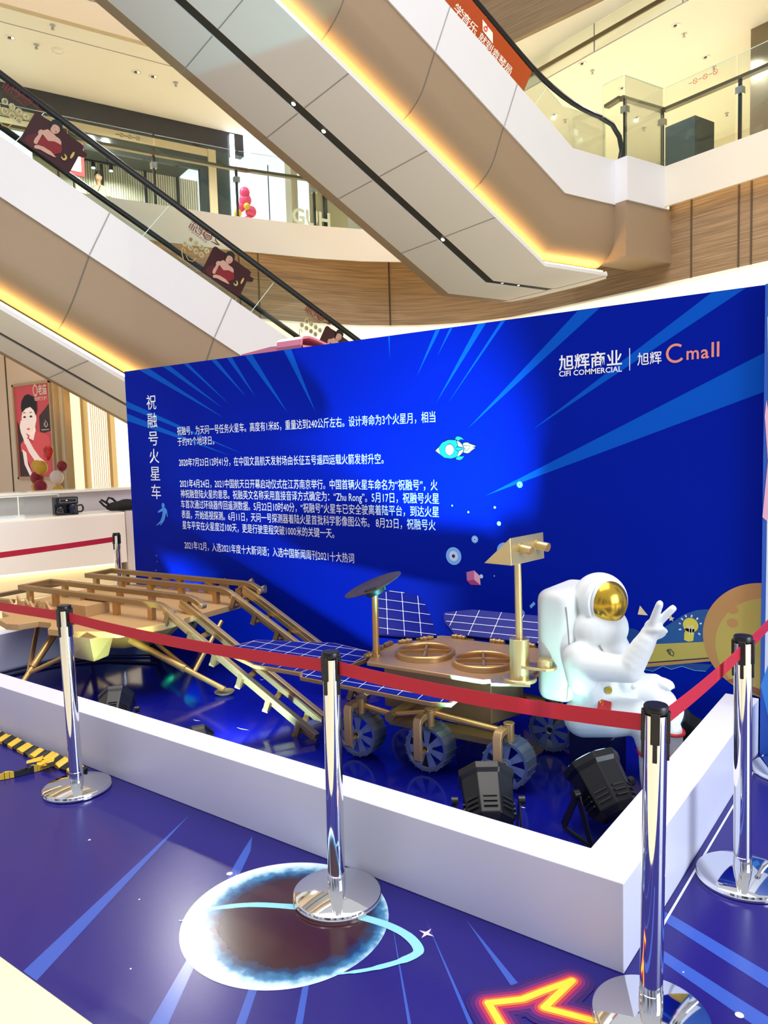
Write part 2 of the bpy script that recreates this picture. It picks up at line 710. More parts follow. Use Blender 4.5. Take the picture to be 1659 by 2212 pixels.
tag(b.build('shop_display', smooth=False, loc=do_), 'bright cyan shop display with beige edges, partly behind the topmost sticker', 'display')
ho_ = Vector(mall(4.1, 16.7, 7.3))
t = thing('hanging_sign', 'small red framed hanging sign beside the topmost sticker', 'sign', ho_)
b = MB(mall, ho_)
b.use(mat('sign_red', '#a8323c', .5)).box((3.75, 16.66, 7.28), (4.3, 16.70, 8.0))
b.box((4.0, 16.67, 8.0), (4.02, 16.69, 8.26))
b.build('frame', t, smooth=False)
b = MB(mall, ho_)
b.use(mat('sign_cream', '#f5ead2', .5)).box((3.82, 16.65, 7.36), (4.23, 16.661, 7.86))
b.build('panel', t, smooth=False)
# back wall of the second floor on the right, with horizontal joint lines
b = MB(mall)
b.use(mat('cream_wall', '#efe6cf', .7)).box((18, -4, 6), (18.2, 16, 8.9))
b.use(seam)
for k in range(7):
    b.box((17.985, 4, 7.3 + k * .2), (18.0, 12.3, 7.325 + k * .2))
struct(b.build('wall_upper_back', smooth=False))
b = MB(mall)
b.use(mat('column_bronze', '#6d6250', .22, .4, noise=(2, .2))).box((13.8, 6.9, 6), (14.8, 8.05, 8.9))
b.use(ledwhite).tube([(13.77, 7.72, 6.0), (13.77, 7.70, 6.7), (13.77, 7.5, 7.1), (13.77, 7.05, 7.5)], .035, 8)  # glowing tube stands in for a bright arc reflected on the column
struct(b.build('column_upper', smooth=False))
# landing block between the upper escalator and the floor edge
b = MB(mall)
b.use(white).box((10.16, 7.9, 5.34), (11.22, 8.6, 6.0))
b.use(tan).box((10.16, 7.93, 4.5), (11.3, 8.6, 5.34))
b.use(seam).box((10.16, 7.92, 5.33), (11.24, 7.93, 5.345))
struct(b.build('trim_landing', smooth=False), None)
# narrow vertical lit panels of the shop entrance on the second floor
for k, (e_, w_) in enumerate(((7.60, .09), (8.0, .09))):
    b = MB(mall)
    b.use(ledwhite).box((e_, 16.82, 6), (e_ + w_, 16.88, 8.84))
    tag(b.build('light_bar', smooth=False), ['left upright white light bar framing the upper shop entrance', 'right upright white light bar framing the upper shop entrance'][k], 'light')
# ================================================================== escalators and glass rails
T30 = math.tan(R(30))
GOLDSEAM = mat('seam_dark', '#6b6257', .7)


def escalator(name, label, K, face, zf, e0, e1, j0, js, rail, top=0.0, hand=.95):
    """K: z + e*tan30 of the top edge of the side panel; face: m of the near side; zf: z of the lower landing;
    e0, e1: upper and lower end.  Profile offsets: a across (to the left), d down along the vertical."""
    org = Vector(mall((e0 + e1) / 2, face + 1.4, zf - 1.6))
    t = thing(name, label, 'escalator', org)

    def ek(d):
        return (K - zf + d * (1 - .87)) / T30

    def st(kind):
        def up(a, d):
            return (e0, face + a, K - T30 * e0 + d)

        def kink(a, d):
            return (ek(d), face + a, zf + .87 * d)

        def low(a, d):
            return (e1, face + a, zf + .87 * d)
        return {'u': up, 'k': kink, 'l': low}[kind]
    U, KK, L = st('u'), st('k'), st('l')

    def sw(prof, m, q=None, ends=(U, KK, L)):
        q = q or MB(mall, org)
        q.use(m).sweep(prof, ends)
        return q

    def at(e, a, d):
        return (e, face + a, (K - T30 * e + d) if e < ek(d) else zf + .87 * d)
    joints = [j0 + js * k for k in range(int((ek(0) - j0) / js) + 1)]
    for side, W2 in ((1, 0), (-1, 2.82)):
        f = (lambda a: a) if side == 1 else (lambda a: 2.82 - a)
        q = sw([(f(0), top), (f(0), -.78), (f(.04), -.78), (f(.04), top - .02), (f(rail), top - .02), (f(rail), top)], white)
        for e in joints:
            dx = .45 * T30
            p0, p1 = at(e, f(-.004), top - .005), at(e - dx, f(-.004), -.775)
            q.use(seam).poly([p0, (p0[0] + .012, p0[1], p0[2] - .007), (p1[0] + .012, p1[1], p1[2] - .007), p1])
        q.build('side_panel', t)
        prof = [(0.02, -.785), (0.02, -1.30), (.035, -1.45), (.09, -1.60), (.19, -1.72), (.33, -1.80), (.46, -1.84)]
        prof = [(f(a), d) for a, d in prof] + [(f(a + .03), d + .03) for a, d in prof[::-1]]
        q = sw(prof, tan)
        for e in joints:
            dx = .45 * T30
            pts = [at(e - dx * (1 + (-.785 - d) * 1.25), f(a - .004 if d > -1.4 else a), d - (.004 if d < -1.4 else 0)) for a, d in ((.02, -.79), (.02, -1.30), (.035, -1.45), (.09, -1.60), (.19, -1.72), (.33, -1.80))]
            for p, r_ in zip(pts, pts[1:]):
                q.use(GOLDSEAM).poly([p, (p[0] + .014, p[1], p[2] - .008), (r_[0] + .014, r_[1], r_[2] - .008), r_])
        q.build('cladding', t)
        # warm strip hidden above the edge of the underside
        q = sw([(f(.26), -1.885), (f(.34), -1.885), (f(.34), -1.91), (f(.26), -1.91)], cove)
        q.build('cove_strip', t)
    q = sw([(.17, -2.0), (1.30, -2.0), (1.30, -1.94), (.17, -1.94)], white)
    q.use(white).sweep([(1.48, -2.0), (2.44, -2.0), (2.44, -1.94), (1.48, -1.94)], (U, KK, L))
    q.use(tan).sweep([(2.44, -2.0), (2.65, -2.0), (2.65, -1.94), (2.44, -1.94)], (U, KK, L))
    for e in joints:
        for a0, a1 in ((.17, 1.30), (1.48, 2.65)):
            p0, p1 = at(e - .3, a0, -2.003), at(e - .3, a1, -2.003)
            q.use(seam).poly([p0, (p0[0] + .012, p0[1], p0[2] - .007), (p1[0] + .012, p1[1], p1[2] - .007), p1])
    q.build('underside', t)
    q = sw([(1.30, -1.985), (1.48, -1.985), (1.48, -1.95), (1.30, -1.95)], dark)
    q.build('slot', t)
    q = MB(mall, org)
    q.use(dark).sweep([(.40, top - .05), (2.42, top - .05), (2.42, -1.9), (.40, -1.9)], (U, KK, L))
    q.build('truss', t)
    # balustrades: glass, rubber handrail, dark skirt
    for side in (1, -1):
        a = rail if side == 1 else 2.82 - rail
        q = MB(mall, org)
        g = (lambda d: [(a - .006, d + top), (a + .006, d + top), (a + .006, d + .92), (a - .006, d + .92)])
        q.use(glass).sweep(g(0), (U, KK, lambda x, d: (e1 + .25, face + x, zf + .87 * d)))
        q.build('glass_panel', t)
        for e in joints:
            q = MB(mall, org)
            p0, p1 = at(e + .5, a - .008, .02), at(e + .5 + .5, a - .008, .90)
            q.use(mat_led_edge).poly([p0, (p0[0] + .012, p0[1], p0[2]), (p1[0] + .012, p1[1], p1[2]), p1])
            q.build('glass_edge', t)
        q = MB(mall, org)
        pts = [at(e0, a, hand)]
        kx = ek(hand)
        for k in range(9):
            u = k / 8
            e = kx - .9 + 1.8 * u
            za = K - T30 * (kx - .9) + hand
            zb = zf + .87 * hand
            zz = (1 - u) ** 2 * za + 2 * u * (1 - u) * zb + u * u * zb
            pts.append((e, face + a, zz))
        if zf > 1:
            pts += [(e1 + .10, face + a, zb), (e1 + .42, face + a, zb - .06), (e1 + .60, face + a, zb - .22), (e1 + .66, face + a, zb - .42), (e1 + .60, face + a, zb - .62)]
        else:
            pts += [(e1 + .1, face + a, zb)]
        q.use(blackrub).tube(pts, .042, 10)
        q.build('handrail', t)
        q = MB(mall, org)
        q.use(blackrub).sweep([(a - .012, top), (a + .03, top), (a + .03, top + .10), (a - .012, top + .10)], (U, KK, L))
        q.build('skirting', t)
    return t, at


mat_led_edge = mat('glass_edge', '#dff5ea', .2)
up_esc, up_at = escalator('escalator', 'upper escalator overhead showing its white underside, black slot and tan side', 11.31, 8.13, 6.0, -.3, 10.17, .85, 1.2, .40)
lo_esc, lo_at = escalator('escalator', 'lower escalator on the left with red picture stickers along its glass side', 6.15, 9.5, .08, -.2, 11.6, 1.2, 1.5, .76, -.105, .985)
# flat end closing the underside of the upper escalator, and its spot lamps in the slot
oo = Vector(up_esc.location)
b = MB(mall, oo)
b.use(white).prism([(10.15, 8.30), (10.15, 10.78), (10.32, 10.6), (10.40, 10.2), (10.40, 8.9), (10.32, 8.45)], 4.26, 4.33)
b.build('end_plate', up_esc)
for e_ in (5.26, 5.72, 7.81, 9.05, 9.42):
    b = MB(mall, oo)
    z_ = (11.31 - T30 * e_ - 1.97) if e_ < 8.4 else 4.30
    b.use(mat('lamp_face', '#fff7e0', .4, emit=(1, .9, .7), es=3) if 'lamp_face' not in MATS else MATS['lamp_face']).ball((e_, 9.54, z_), .035, 12, 8)
    b.use(steel).cyl((e_, 9.54, z_ + .01), (e_, 9.54, z_ + .06), .03, seg=12)
    b.build('slot_lamp', up_esc)

# orange banner on the glass of the upper escalator
orange = mat('orange_banner', '#a9430f', .4, noise=(.8, .25))
offwhite = mat('print_white', '#f6f0e2', .5)
bo = Vector(mall(7.6, 8.47, 7.0))
b = MB(mall, bo)
MB_ = 8.485


def esl(s, p):
    """point on the upper escalator's glass: s metres down the slope, p above the panel edge"""
    e = 6.2 + s * math.cos(R(30))
    return (e, MB_, 11.31 - T30 * e + p)


BQ = [esl(q_, p_) for q_, p_ in ((-.6, 0), (2.50, 0), (2.90, .84), (-.6, .86))]
b.use(orange).hexa(BQ, [(x, y - .004, z) for x, y, z in BQ])
banner = b.build('banner', smooth=False, loc=bo)
tag(banner, 'orange banner with white characters on the side of the upper escalator', 'banner')


def on_banner(q, ch, s, p, h, m):
    c30, s30 = math.cos(R(30)), math.sin(R(30))

    def place(x, y):
        e0_, _, z0_ = esl(s, p)
        return (e0_ + x * c30 + y * s30, MB_ - .007, z0_ - x * s30 + y * c30)
    q.use(m).text(ch, place, bold=.004, height=h)


b = MB(mall, bo)
for i, ch in enumerate('学音乐'):
    on_banner(b, ch, 1.20 + .150 * i, .49, .155, offwhite)
for i, ch in enumerate('就到袁琴局'):
    on_banner(b, ch, 1.71 + .141 * i, .485, .140, offwhite)
b.build('lettering', banner, smooth=False)
b = MB(mall, bo)
b.use(offwhite)
b.poly([(lambda q_: (q_[0], MB_ - .008, q_[2]))(esl(s, p)) for s, p in ((1.78, .60), (2.00, .58), (2.00, .73), (1.78, .75))])
b.use(redpatch)
cc = esl(1.84, .665)
b.tube([(cc[0] + .03 * math.cos(k * PI / 8), MB_ - .010, cc[2] + .03 * math.sin(k * PI / 8)) for k in range(17)], .008, 6)
b.tube([(cc[0] + .03, MB_ - .010, cc[2]), (cc[0] + .035, MB_ - .010, cc[2] + .06), (cc[0] + .065, MB_ - .010, cc[2] + .05)], .007, 6)
b.build('note_logo', banner, smooth=False)

# mirrored picture stickers on the glass of the lower escalator
STK = {
 'back':[(0.0, 0.0), (0.163, 0.3), (0.181, 0.333), (0.209, 0.351), (0.242, 0.343), (0.28, 0.314), (0.347, 0.287), (0.472, 0.211), (0.689, 0.09), (0.716, 0.067), (0.696, 0.014), (0.751, -0.012), (0.738, -0.051), (0.706, -0.067), (0.646, -0.063), (0.524, -0.283)],
 'hair':[(0.348, 0.247), (0.353, 0.272), (0.378, 0.303), (0.422, 0.313), (0.463, 0.298), (0.482, 0.269), (0.483, 0.231), (0.472, 0.205), (0.455, 0.209), (0.439, 0.239), (0.406, 0.254), (0.375, 0.244), (0.36, 0.217), (0.345, 0.197)],
 'face':[(0.349, 0.204), (0.36, 0.221), (0.375, 0.244), (0.406, 0.256), (0.439, 0.239), (0.452, 0.212), (0.447, 0.184), (0.422, 0.156), (0.397, 0.144), (0.37, 0.15), (0.354, 0.164), (0.345, 0.185)],
 'skin':[(0.354, 0.164), (0.38, 0.148), (0.4, 0.122), (0.439, 0.102), (0.459, 0.072), (0.457, 0.031), (0.382, 0.052), (0.311, 0.051), (0.289, 0.079), (0.264, 0.108), (0.244, 0.124), (0.204, 0.117), (0.219, 0.152), (0.246, 0.168), (0.266, 0.161), (0.314, 0.184), (0.338, 0.175)],
 'arm':[(0.218, 0.124), (0.265, 0.133), (0.235, 0.08), (0.199, 0.014), (0.184, -0.012), (0.161, -0.008), (0.152, 0.009), (0.167, 0.048), (0.203, 0.095)],
 'dress':[(0.267, 0.102), (0.311, 0.051), (0.383, 0.058), (0.457, 0.031), (0.461, -0.022), (0.445, -0.061), (0.383, -0.086), (0.361, -0.1), (0.329, -0.066), (0.237, -0.022), (0.184, -0.018), (0.235, 0.074)],
 'sleeve':[(0.177, 0.111), (0.203, 0.107), (0.167, 0.048), (0.152, 0.003), (0.162, -0.051), (0.116, -0.05), (0.053, 0.012), (0.082, 0.064), (0.136, 0.094)],
 'arm2':[(0.157, -0.03), (0.197, -0.017), (0.257, -0.026), (0.336, -0.065), (0.388, -0.119), (0.367, -0.123), (0.287, -0.095), (0.215, -0.065), (0.155, -0.061)],
 'ring':[(0.48, -0.064), (0.506, -0.08), (0.512, -0.111), (0.49, -0.141), (0.462, -0.141), (0.443, -0.117), (0.45, -0.098), (0.466, -0.121), (0.484, -0.117), (0.492, -0.1)],
 'bar':[(0.585, -0.025), (0.603, -0.026), (0.59, -0.066), (0.561, -0.106), (0.543, -0.105), (0.555, -0.069)],
 'eye1':[(0.387, 0.224), (0.404, 0.219), (0.401, 0.215)],
 'eye2':[(0.427, 0.206), (0.444, 0.202), (0.441, 0.198)],
 'mouth':[(0.392, 0.177), (0.416, 0.171), (0.402, 0.163)],
}
maroon = mat('sticker_maroon', '#35070d', .4)
dressred = mat('sticker_red', '#7f1019', .45)
sleeve_m = mat('sticker_dark_red', '#4f0911', .45)
pgold = mat('print_gold', '#c8ad63', .4)
discgold = mat('disc_gold', '#bdb98a', .5)
darkred = mat('print_dark_red', '#6a1a20', .5)
pskin_ = mat('sticker_skin', '#c69a89', .5)
LAY = (('back', maroon), ('sleeve', sleeve_m), ('skin', pskin_), ('arm', pskin_), ('dress', dressred), ('arm2', pskin_), ('face', pskin_), ('hair', hairm), ('ring', pgold), ('bar', pgold), ('eye1', hairm), ('eye2', hairm), ('mouth', darkred))
SM = 9.855


def onglass(e, m, z):
    """sticker drawing to the glass plane of the lower escalator, 1.040 times as large"""
    return mall(e * 1.0395, m * 1.0395, 1.62 + (z - 1.62) * 1.0395)


for k, (de, dz, lab) in enumerate(((-2.12, 1.26, 'red sticker of a woman on the escalator glass, uppermost of the three'), (0, 0, 'red sticker of a woman on the escalator glass, middle of the three'), (1.68, -.93, 'red sticker of a woman on the escalator glass, lowest, just above the blue board'))):
    ae, az = 3.954 + de, 3.997 + dz
    so = Vector(onglass(ae + .35, SM, az))
    b = MB(onglass, so)
    for i, (nm, m_) in enumerate(LAY):
        y = SM - .001 - .0015 * i
        if nm == 'back':
            b.use(m_).prism_y([(ae + u, az + w) for u, w in STK[nm]], SM, y)
        else:
            b.use(m_).poly([(ae + u, y, az + w) for u, w in STK[nm]])
    s = b.build('picture_sticker', smooth=False, loc=so)
    tag(s, lab, 'sticker', None)
    # the brand mark and the gold discs stuck beside it, reading backwards from this side
    lo = Vector(onglass(ae, SM, az + .45))
    d = MB(onglass, lo)
    c30, s30 = math.cos(R(30)), math.sin(R(30))

    def pl(u, w, yy=SM - .003):
        return lambda x, y: (ae + u + x * c30 + y * s30, yy, az + w - x * s30 + y * c30)
    d.use(darkred)
    d.text('庙', pl(-.125, .60), bold=.004, height=.115, mirror=True)
    d.text('老', pl(-.035, .553), bold=.004, height=.115, mirror=True)
    ce, cz = ae + .112, az + .477
    d.tube([(ce + .056 * math.cos(i * PI / 12), SM - .003, cz + .056 * math.sin(i * PI / 12)) for i in range(25)], .006, 6)
    for i in range(-2, 3):
        x = i * .018
        d.bar((ce + x - .012, SM - .003, cz + .012), (ce + x + .01, SM - .003, cz - .04), .008, .004, (0, 1, 0))
    d.bar((ce - .04, SM - .003, cz + .028), (ce + .045, SM - .003, cz - .004), .008, .004, (0, 1, 0))
    d.bar((ce - .02, SM - .003, cz + .045), (ce + .05, SM - .003, cz + .02), .006, .004, (0, 1, 0))
    d.tube([(ae + u, SM - .003, az + w) for u, w in ((0.152, 0.409), (0.191, 0.398), (0.23, 0.382), (0.277, 0.375), (0.251, 0.393), (0.222, 0.424), (0.221, 0.454), (0.241, 0.472), (0.261, 0.459))], [.003, .006, .009, .003, .006, .008, .006, .005, .002], 6)
    d.text('给您带来好运气', pl(-.14, .523), height=.035, width=.27, mirror=True)
    m0 = d.build('brand_mark', smooth=False, loc=lo)
    tag(m0, ['dark red mirrored brand mark over gold discs, topmost on the escalator glass', 'dark red mirrored brand mark over gold discs, halfway down the escalator glass', 'dark red mirrored brand mark over gold discs, nearest the blue board'][k], 'brand mark')
    for (u, w), ch in zip([(-0.125, 0.398), (-0.053, 0.359), (0.019, 0.319), (0.089, 0.279), (-0.207, 0.334), (-0.135, 0.296), (-0.062, 0.256), (0.011, 0.218)], '喜乙主人计好我由'):
        d = MB(onglass, lo)
        d.use(discgold).prism_y([(ae + u + .036 * math.cos(PI / 8 + i * PI / 4), az + w + .038 * math.sin(PI / 8 + i * PI / 4)) for i in range(8)], SM - .002, SM - .004)
        d.use(darkred).text(ch, pl(u - .018, w + .010, SM - .006), height=.045, mirror=True)
        d.build('gold_disc', m0, smooth=False)
    d = MB(onglass, lo)
    d.use(pgold).tube([(ae + u, SM - .003, az + w) for u, w in [(-0.237, 0.138), (-0.253, 0.202), (-0.25, 0.263), (-0.236, 0.279), (-0.215, 0.267), (-0.21, 0.231)]], .006, 6)
    d.tube([(ae - .2, SM - .003, az + .19), (ae - .17, SM - .003, az + .13), (ae - .11, SM - .003, az + .12), (ae - .07, SM - .003, az + .16)], .005, 6)
    d.build('gold_swirl', m0, smooth=False)


# glass rails along the second floor edge
def rail_run(name, label, pts, posts, hand_z=6.93, top=7.22):
    org = Vector(mall(*pts[0], 6.0))
    t = thing(name, label, 'railing', org)
    for p, q_ in zip(pts, pts[1:]):
        p, q_ = Vector(p), Vector(q_)
        d = (q_ - p).normalized()
        n_ = Vector((-d.y, d.x))
        a, c = p + d * .02, q_ - d * .02
        b = MB(mall, org)
        w = n_ * .006
        b.use(glass).hexa([(*(a - w), 6.0), (*(c - w), 6.0), (*(c + w), 6.0), (*(a + w), 6.0)], [(*(a - w), top), (*(c - w), top), (*(c + w), top), (*(a + w), top)])
        b.use(mat_led_edge).hexa([(*(a - w), top), (*(c - w), top), (*(c + w), top), (*(a + w), top)], [(*(a - w), top + .006), (*(c - w), top + .006), (*(c + w), top + .006), (*(a + w), top + .006)])
        b.build('glass_panel', t, smooth=False)
    b = MB(mall, org)
    off = offp(pts, .11)
    for p, q_ in zip(off, off[1:]):
        b.use(bronze).bar((*p, hand_z), (*q_, hand_z), .10, .05)
    b.build('handrail', t, smooth=False)
    for p in posts:
        b = MB(mall, org)
        b.use(teal).box((p[0] - .02, p[1] - .02, 6.0), (p[0] + .02, p[1] + .02, hand_z - .02))
        b.use(steel).box((p[0] - .05, p[1] - .05, hand_z - .24), (p[0] + .05, p[1] + .05, hand_z - .14))
        b.build('post', t, smooth=False)
    return t


r1 = rail_run('glass_railing', 'glass railing with bronze handrail on the left gallery edge', [(1.6, 13.78), (3.15, 13.78), (4.76, 13.77), (6.32, 13.72), (7.88, 13.52), (8.8, 13.3), (9.7, 12.9)], [(4.78, 13.9), (6.34, 13.85), (7.9, 13.65), (3.15, 13.9)])
r2 = rail_run('glass_railing', 'glass railing with bronze handrail beside the upper escalator landing, on the right', [(10.18, 8.40), (10.18, 7.97), (11.13, 7.94), (11.13, 6.70), (11.13, 5.3), (11.13, 3.9)], [(10.26, 8.02), (11.2, 8.02), (11.22, 6.70), (11.22, 5.3)])
ro = Vector(r2.location)
b = MB(mall, ro)
for k in range(3):
    m_ = 7.38 - k * .17
    b.use(redpatch).tube([(11.12, m_ + .035 * math.cos(i * PI / 8), 7.12 + .035 * math.sin(i * PI / 8)) for i in range(17)], .004, 6)
    b.tube([(11.12, m_ - .024, 7.096), (11.12, m_ + .024, 7.144)], .004, 6)
    b.use(seam).box((11.118, m_ + .05, 7.115), (11.122, m_ + .11, 7.125))
b.build('warning_stickers', r2, smooth=False, label='three round red warning stickers')
b = MB(mall, Vector(r1.location))
for k in range(3):
    e_ = 4.2 + k * .14
    b.use(dark).tube([(e_ + .03 * math.cos(i * PI / 8), 13.76, 7.1 + .03 * math.sin(i * PI / 8)) for i in range(17)], .004, 6)
    b.tube([(e_ - .02, 13.76, 7.08), (e_ + .02, 13.76, 7.12)], .004, 6)
    b.box((e_ - .10, 13.758, 7.095), (e_ - .04, 13.762, 7.105))
b.build('warning_stickers', r1, smooth=False, label='three round dark warning stickers')

# glass smoke curtain hanging under the second floor ceiling
so = Vector(mall(11.2, 10.5, 8.9))
t = thing('smoke_curtain', 'hanging clear glass strip with a brown bar under the upper ceiling', 'glass screen', so)
for k in range(4):
    m0_ = 5.9 + 1.75 * k
    b = MB(mall, so)
    b.use(smoke).box((11.2, m0_ + .01, 8.42), (11.212, m0_ + 1.74, 8.89))
    b.use(seam).box((11.195, m0_, 8.42), (11.216, m0_ + .012, 8.9))
    b.use(seam).box((11.195, m0_, 8.415), (11.216, m0_ + 1.75, 8.424))
    b.build('glass_panel', t, smooth=False)
b = MB(mall, so)
b.use(bronze).box((11.17, 5.9, 8.60), (11.2, 12.9, 8.67))
b.build('bar', t, smooth=False)
# ================================================================== printed floor sheet
navyfloor = mat('printed_floor_blue', (.017, .011, .17), .24, noise=(1.2, .12), spec=.35)
rayblue = mat('printed_ray_blue', (.045, .10, .46), .2, spec=.4)
deepblue = mat('stage_floor_blue', (.004, .006, .20), .10, spec=.32)
PX, PY, PR = -1.824, 1.818, .358


def planet_print():
    m = mat('printed_planet', '#ffffff', .18, coat=.2)
    n = m.node_tree
    bs = n.nodes['Principled BSDF']
    t = n.nodes.new('ShaderNodeTexCoord')
    mp_ = n.nodes.new('ShaderNodeMapping')
    mp_.vector_type = 'TEXTURE'
    mp_.inputs['Location'].default_value = (PX + .03, PY + .015, 0)
    mp_.inputs['Scale'].default_value = (PR * 1.06, PR * 1.02, 1)
    ln = n.nodes.new('ShaderNodeVectorMath')
    ln.operation = 'LENGTH'
    x = n.nodes.new('ShaderNodeTexNoise')
    x.inputs['Scale'].default_value = 26
    x.inputs['Detail'].default_value = 6
    ad = n.nodes.new('ShaderNodeMath')
    ad.operation = 'MULTIPLY_ADD'
    ad.inputs[1].default_value = .16
    r = n.nodes.new('ShaderNodeValToRGB')
    r.color_ramp.elements[0].position = .55
    r.color_ramp.elements[0].color = lin('#3a1420')
    r.color_ramp.elements[1].position = .95
    r.color_ramp.elements[1].color = lin('#eaf6ff')
    for p_, c_ in ((.66, '#33141f'), (.74, '#173a66'), (.82, '#3f7fae'), (.89, '#bfe3f5')):
        r.color_ramp.elements.new(p_).color = lin(c_)
    n.links.new(t.outputs['Object'], mp_.inputs[0])
    n.links.new(mp_.outputs[0], ln.inputs[0])
    n.links.new(t.outputs['Object'], x.inputs['Vector'])
    n.links.new(x.outputs[0], ad.inputs[0])
    n.links.new(ln.outputs['Value'], ad.inputs[2])
    sb = n.nodes.new('ShaderNodeMath')
    sb.operation = 'SUBTRACT'
    sb.inputs[1].default_value = .08
    n.links.new(ad.outputs[0], sb.inputs[0])
    n.links.new(sb.outputs[0], r.inputs[0])
    n.links.new(r.outputs[0], bs.inputs['Base Color'])
    return m


b = MB()
b.use(navyfloor).box((-7.0, 1.146, -.002), (1.6, 4.26, 0))
b.use(rayblue)
for p in [[(-2.724, 2.146), (-2.327, 1.149), (-2.248, 1.149)], [(-2.341, 2.157), (-2.259, 2.068), (-2.215, 2.0), (-1.933, 1.546), (-1.886, 1.465), (-1.68, 1.149), (-1.755, 1.149), (-1.931, 1.469), (-2.235, 1.96), (-2.290, 2.06)], [(-1.817, 1.772), (-1.644, 1.504), (-1.42, 1.149), (-1.455, 1.149), (-1.666, 1.489)], [(-1.645, 1.769), (-1.522, 1.6), (-1.2, 1.149), (-1.235, 1.149), (-1.536, 1.587)], [(-1.515, 2.018), (-.72, 1.149), (-.75, 1.149)], [(-1.421, 2.087), (-.35, 1.149), (-.40, 1.149)], [(-1.302, 2.159), (-.2, 1.46), (-.28, 1.40)], [(-0.783, 2.581), (-0.732, 2.571), (.3, 2.155), (.3, 2.06), (-0.759, 2.527)], [(-0.722, 2.377), (.3, 1.985), (.3, 1.88), (-0.705, 2.321)]]:
    b.poly([(x, y, .0006) for x, y in p])
b.use(planet_print()).poly([(PX + PR * math.cos(i * PI / 48), PY + PR * math.sin(i * PI / 48), .0012) for i in range(96)])
ring = [(-2.125, 1.60), (-2.111, 1.612), (-2.1, 1.682), (-2.04, 1.754), (-1.967, 1.815), (-1.858, 1.875), (-1.733, 1.934), (-1.594, 1.971), (-1.496, 1.983), (-1.416, 1.974), (-1.358, 1.946), (-1.341, 1.915), (-1.366, 1.852), (-1.416, 1.778), (-1.465, 1.724), (-1.50, 1.69)]
wid = [.002, .006, .010, .012, .013, .014, .014, .015, .015, .016, .016, .014, .010, .007, .004, .002]


def flat_path(q, pts, ws, z):
    L_, R_ = [], []
    for i, p in enumerate(pts):
        a = Vector(pts[max(i - 1, 0)])
        c = Vector(pts[min(i + 1, len(pts) - 1)])
        d = (c - a).normalized()
        w = ws[i] if isinstance(ws, list) else ws
        L_.append((p[0] - d.y * w, p[1] + d.x * w, z))
        R_.append((p[0] + d.y * w, p[1] - d.x * w, z))
    q.strip(L_, R_)


def smooth_path(pts, n=4):
    o = []
    for i in range(len(pts) - 1):
        p0 = Vector(pts[max(i - 1, 0)])
        p1 = Vector(pts[i])
        p2 = Vector(pts[i + 1])
        p3 = Vector(pts[min(i + 2, len(pts) - 1)])
        for k in range(n):
            t = k / n
            o.append(tuple(.5 * ((2 * p1) + (p2 - p0) * t + (2 * p0 - 5 * p1 + 4 * p2 - p3) * t * t + (3 * p1 - p0 - 3 * p2 + p3) * t ** 3)))
    o.append(tuple(pts[-1]))
    return o


b.use(mat('printed_ring_blue', '#8fd4ee', .2))
rp_ = smooth_path(ring)
rw = [wid[min(i // 4, len(wid) - 1)] * 1.1 for i in range(len(rp_))]
flat_path(b, rp_, rw, .0018)
neon = [(-.93, 1.76), (-1.044, 1.847), (-.969, 1.917), (-.936, 1.978), (-.881, 2.071), (-.903, 1.92), (-.771, 1.951), (-.68, 1.965)]


def capsule_path(q, pts, w, z):
    for i in range(len(pts) - 1):
        flat_path(q, [pts[i], pts[i + 1]], w, z + .00004 * i)
    for i, p in enumerate(pts):
        q.poly([(p[0] + w * math.cos(k * PI / 10), p[1] + w * math.sin(k * PI / 10), z + .0004 + .00004 * i) for k in range(20)])


for w, c, z in ((.066, '#2e1566', .0020), (.052, '#471a68', .0026), (.039, '#7a2168', .0032), (.028, '#b8304f', .0038), (.018, '#ee7a36', .0044), (.011, '#ffd63c', .0050)):
    # printed glow of the neon star, drawn as nested strokes
    m_ = mat('printed_neon', c, .25)
    b.use(m_)
    capsule_path(b, neon, w, z)
b.use(mat('printed_pale_pink', '#f0cfe0', .3))


def star4(cx, cy, r, z, k=.18):
    return [(cx + (r if i % 2 == 0 else r * k) * math.cos(i * PI / 4), cy + (r if i % 2 == 0 else r * k) * math.sin(i * PI / 4), z) for i in range(8)]


b.poly(star4(-1.372, 2.02, .030, .0012, .28))
for cx, cy, r_ in ((-.442, 2.206, .012), (-2.202, 1.903, .012), (-2.17, 1.91, .004), (-2.9, 1.75, .006), (-2.35, 1.6, .003), (-2.05, 1.35, .003), (-.62, 2.3, .003)):
    b.poly([(cx + r_ * math.cos(i * PI / 8), cy + r_ * math.sin(i * PI / 8), .0012) for i in range(16)])
b.use(mat('printed_white_line', '#e6e8f5', .3)).box((-.744, 2.45, .0002), (-.736, 4.2, .001))
tag(b.build('floor_sheet', smooth=False), 'glossy dark blue printed floor sheet with ringed planet, rays and neon star', 'floor print')

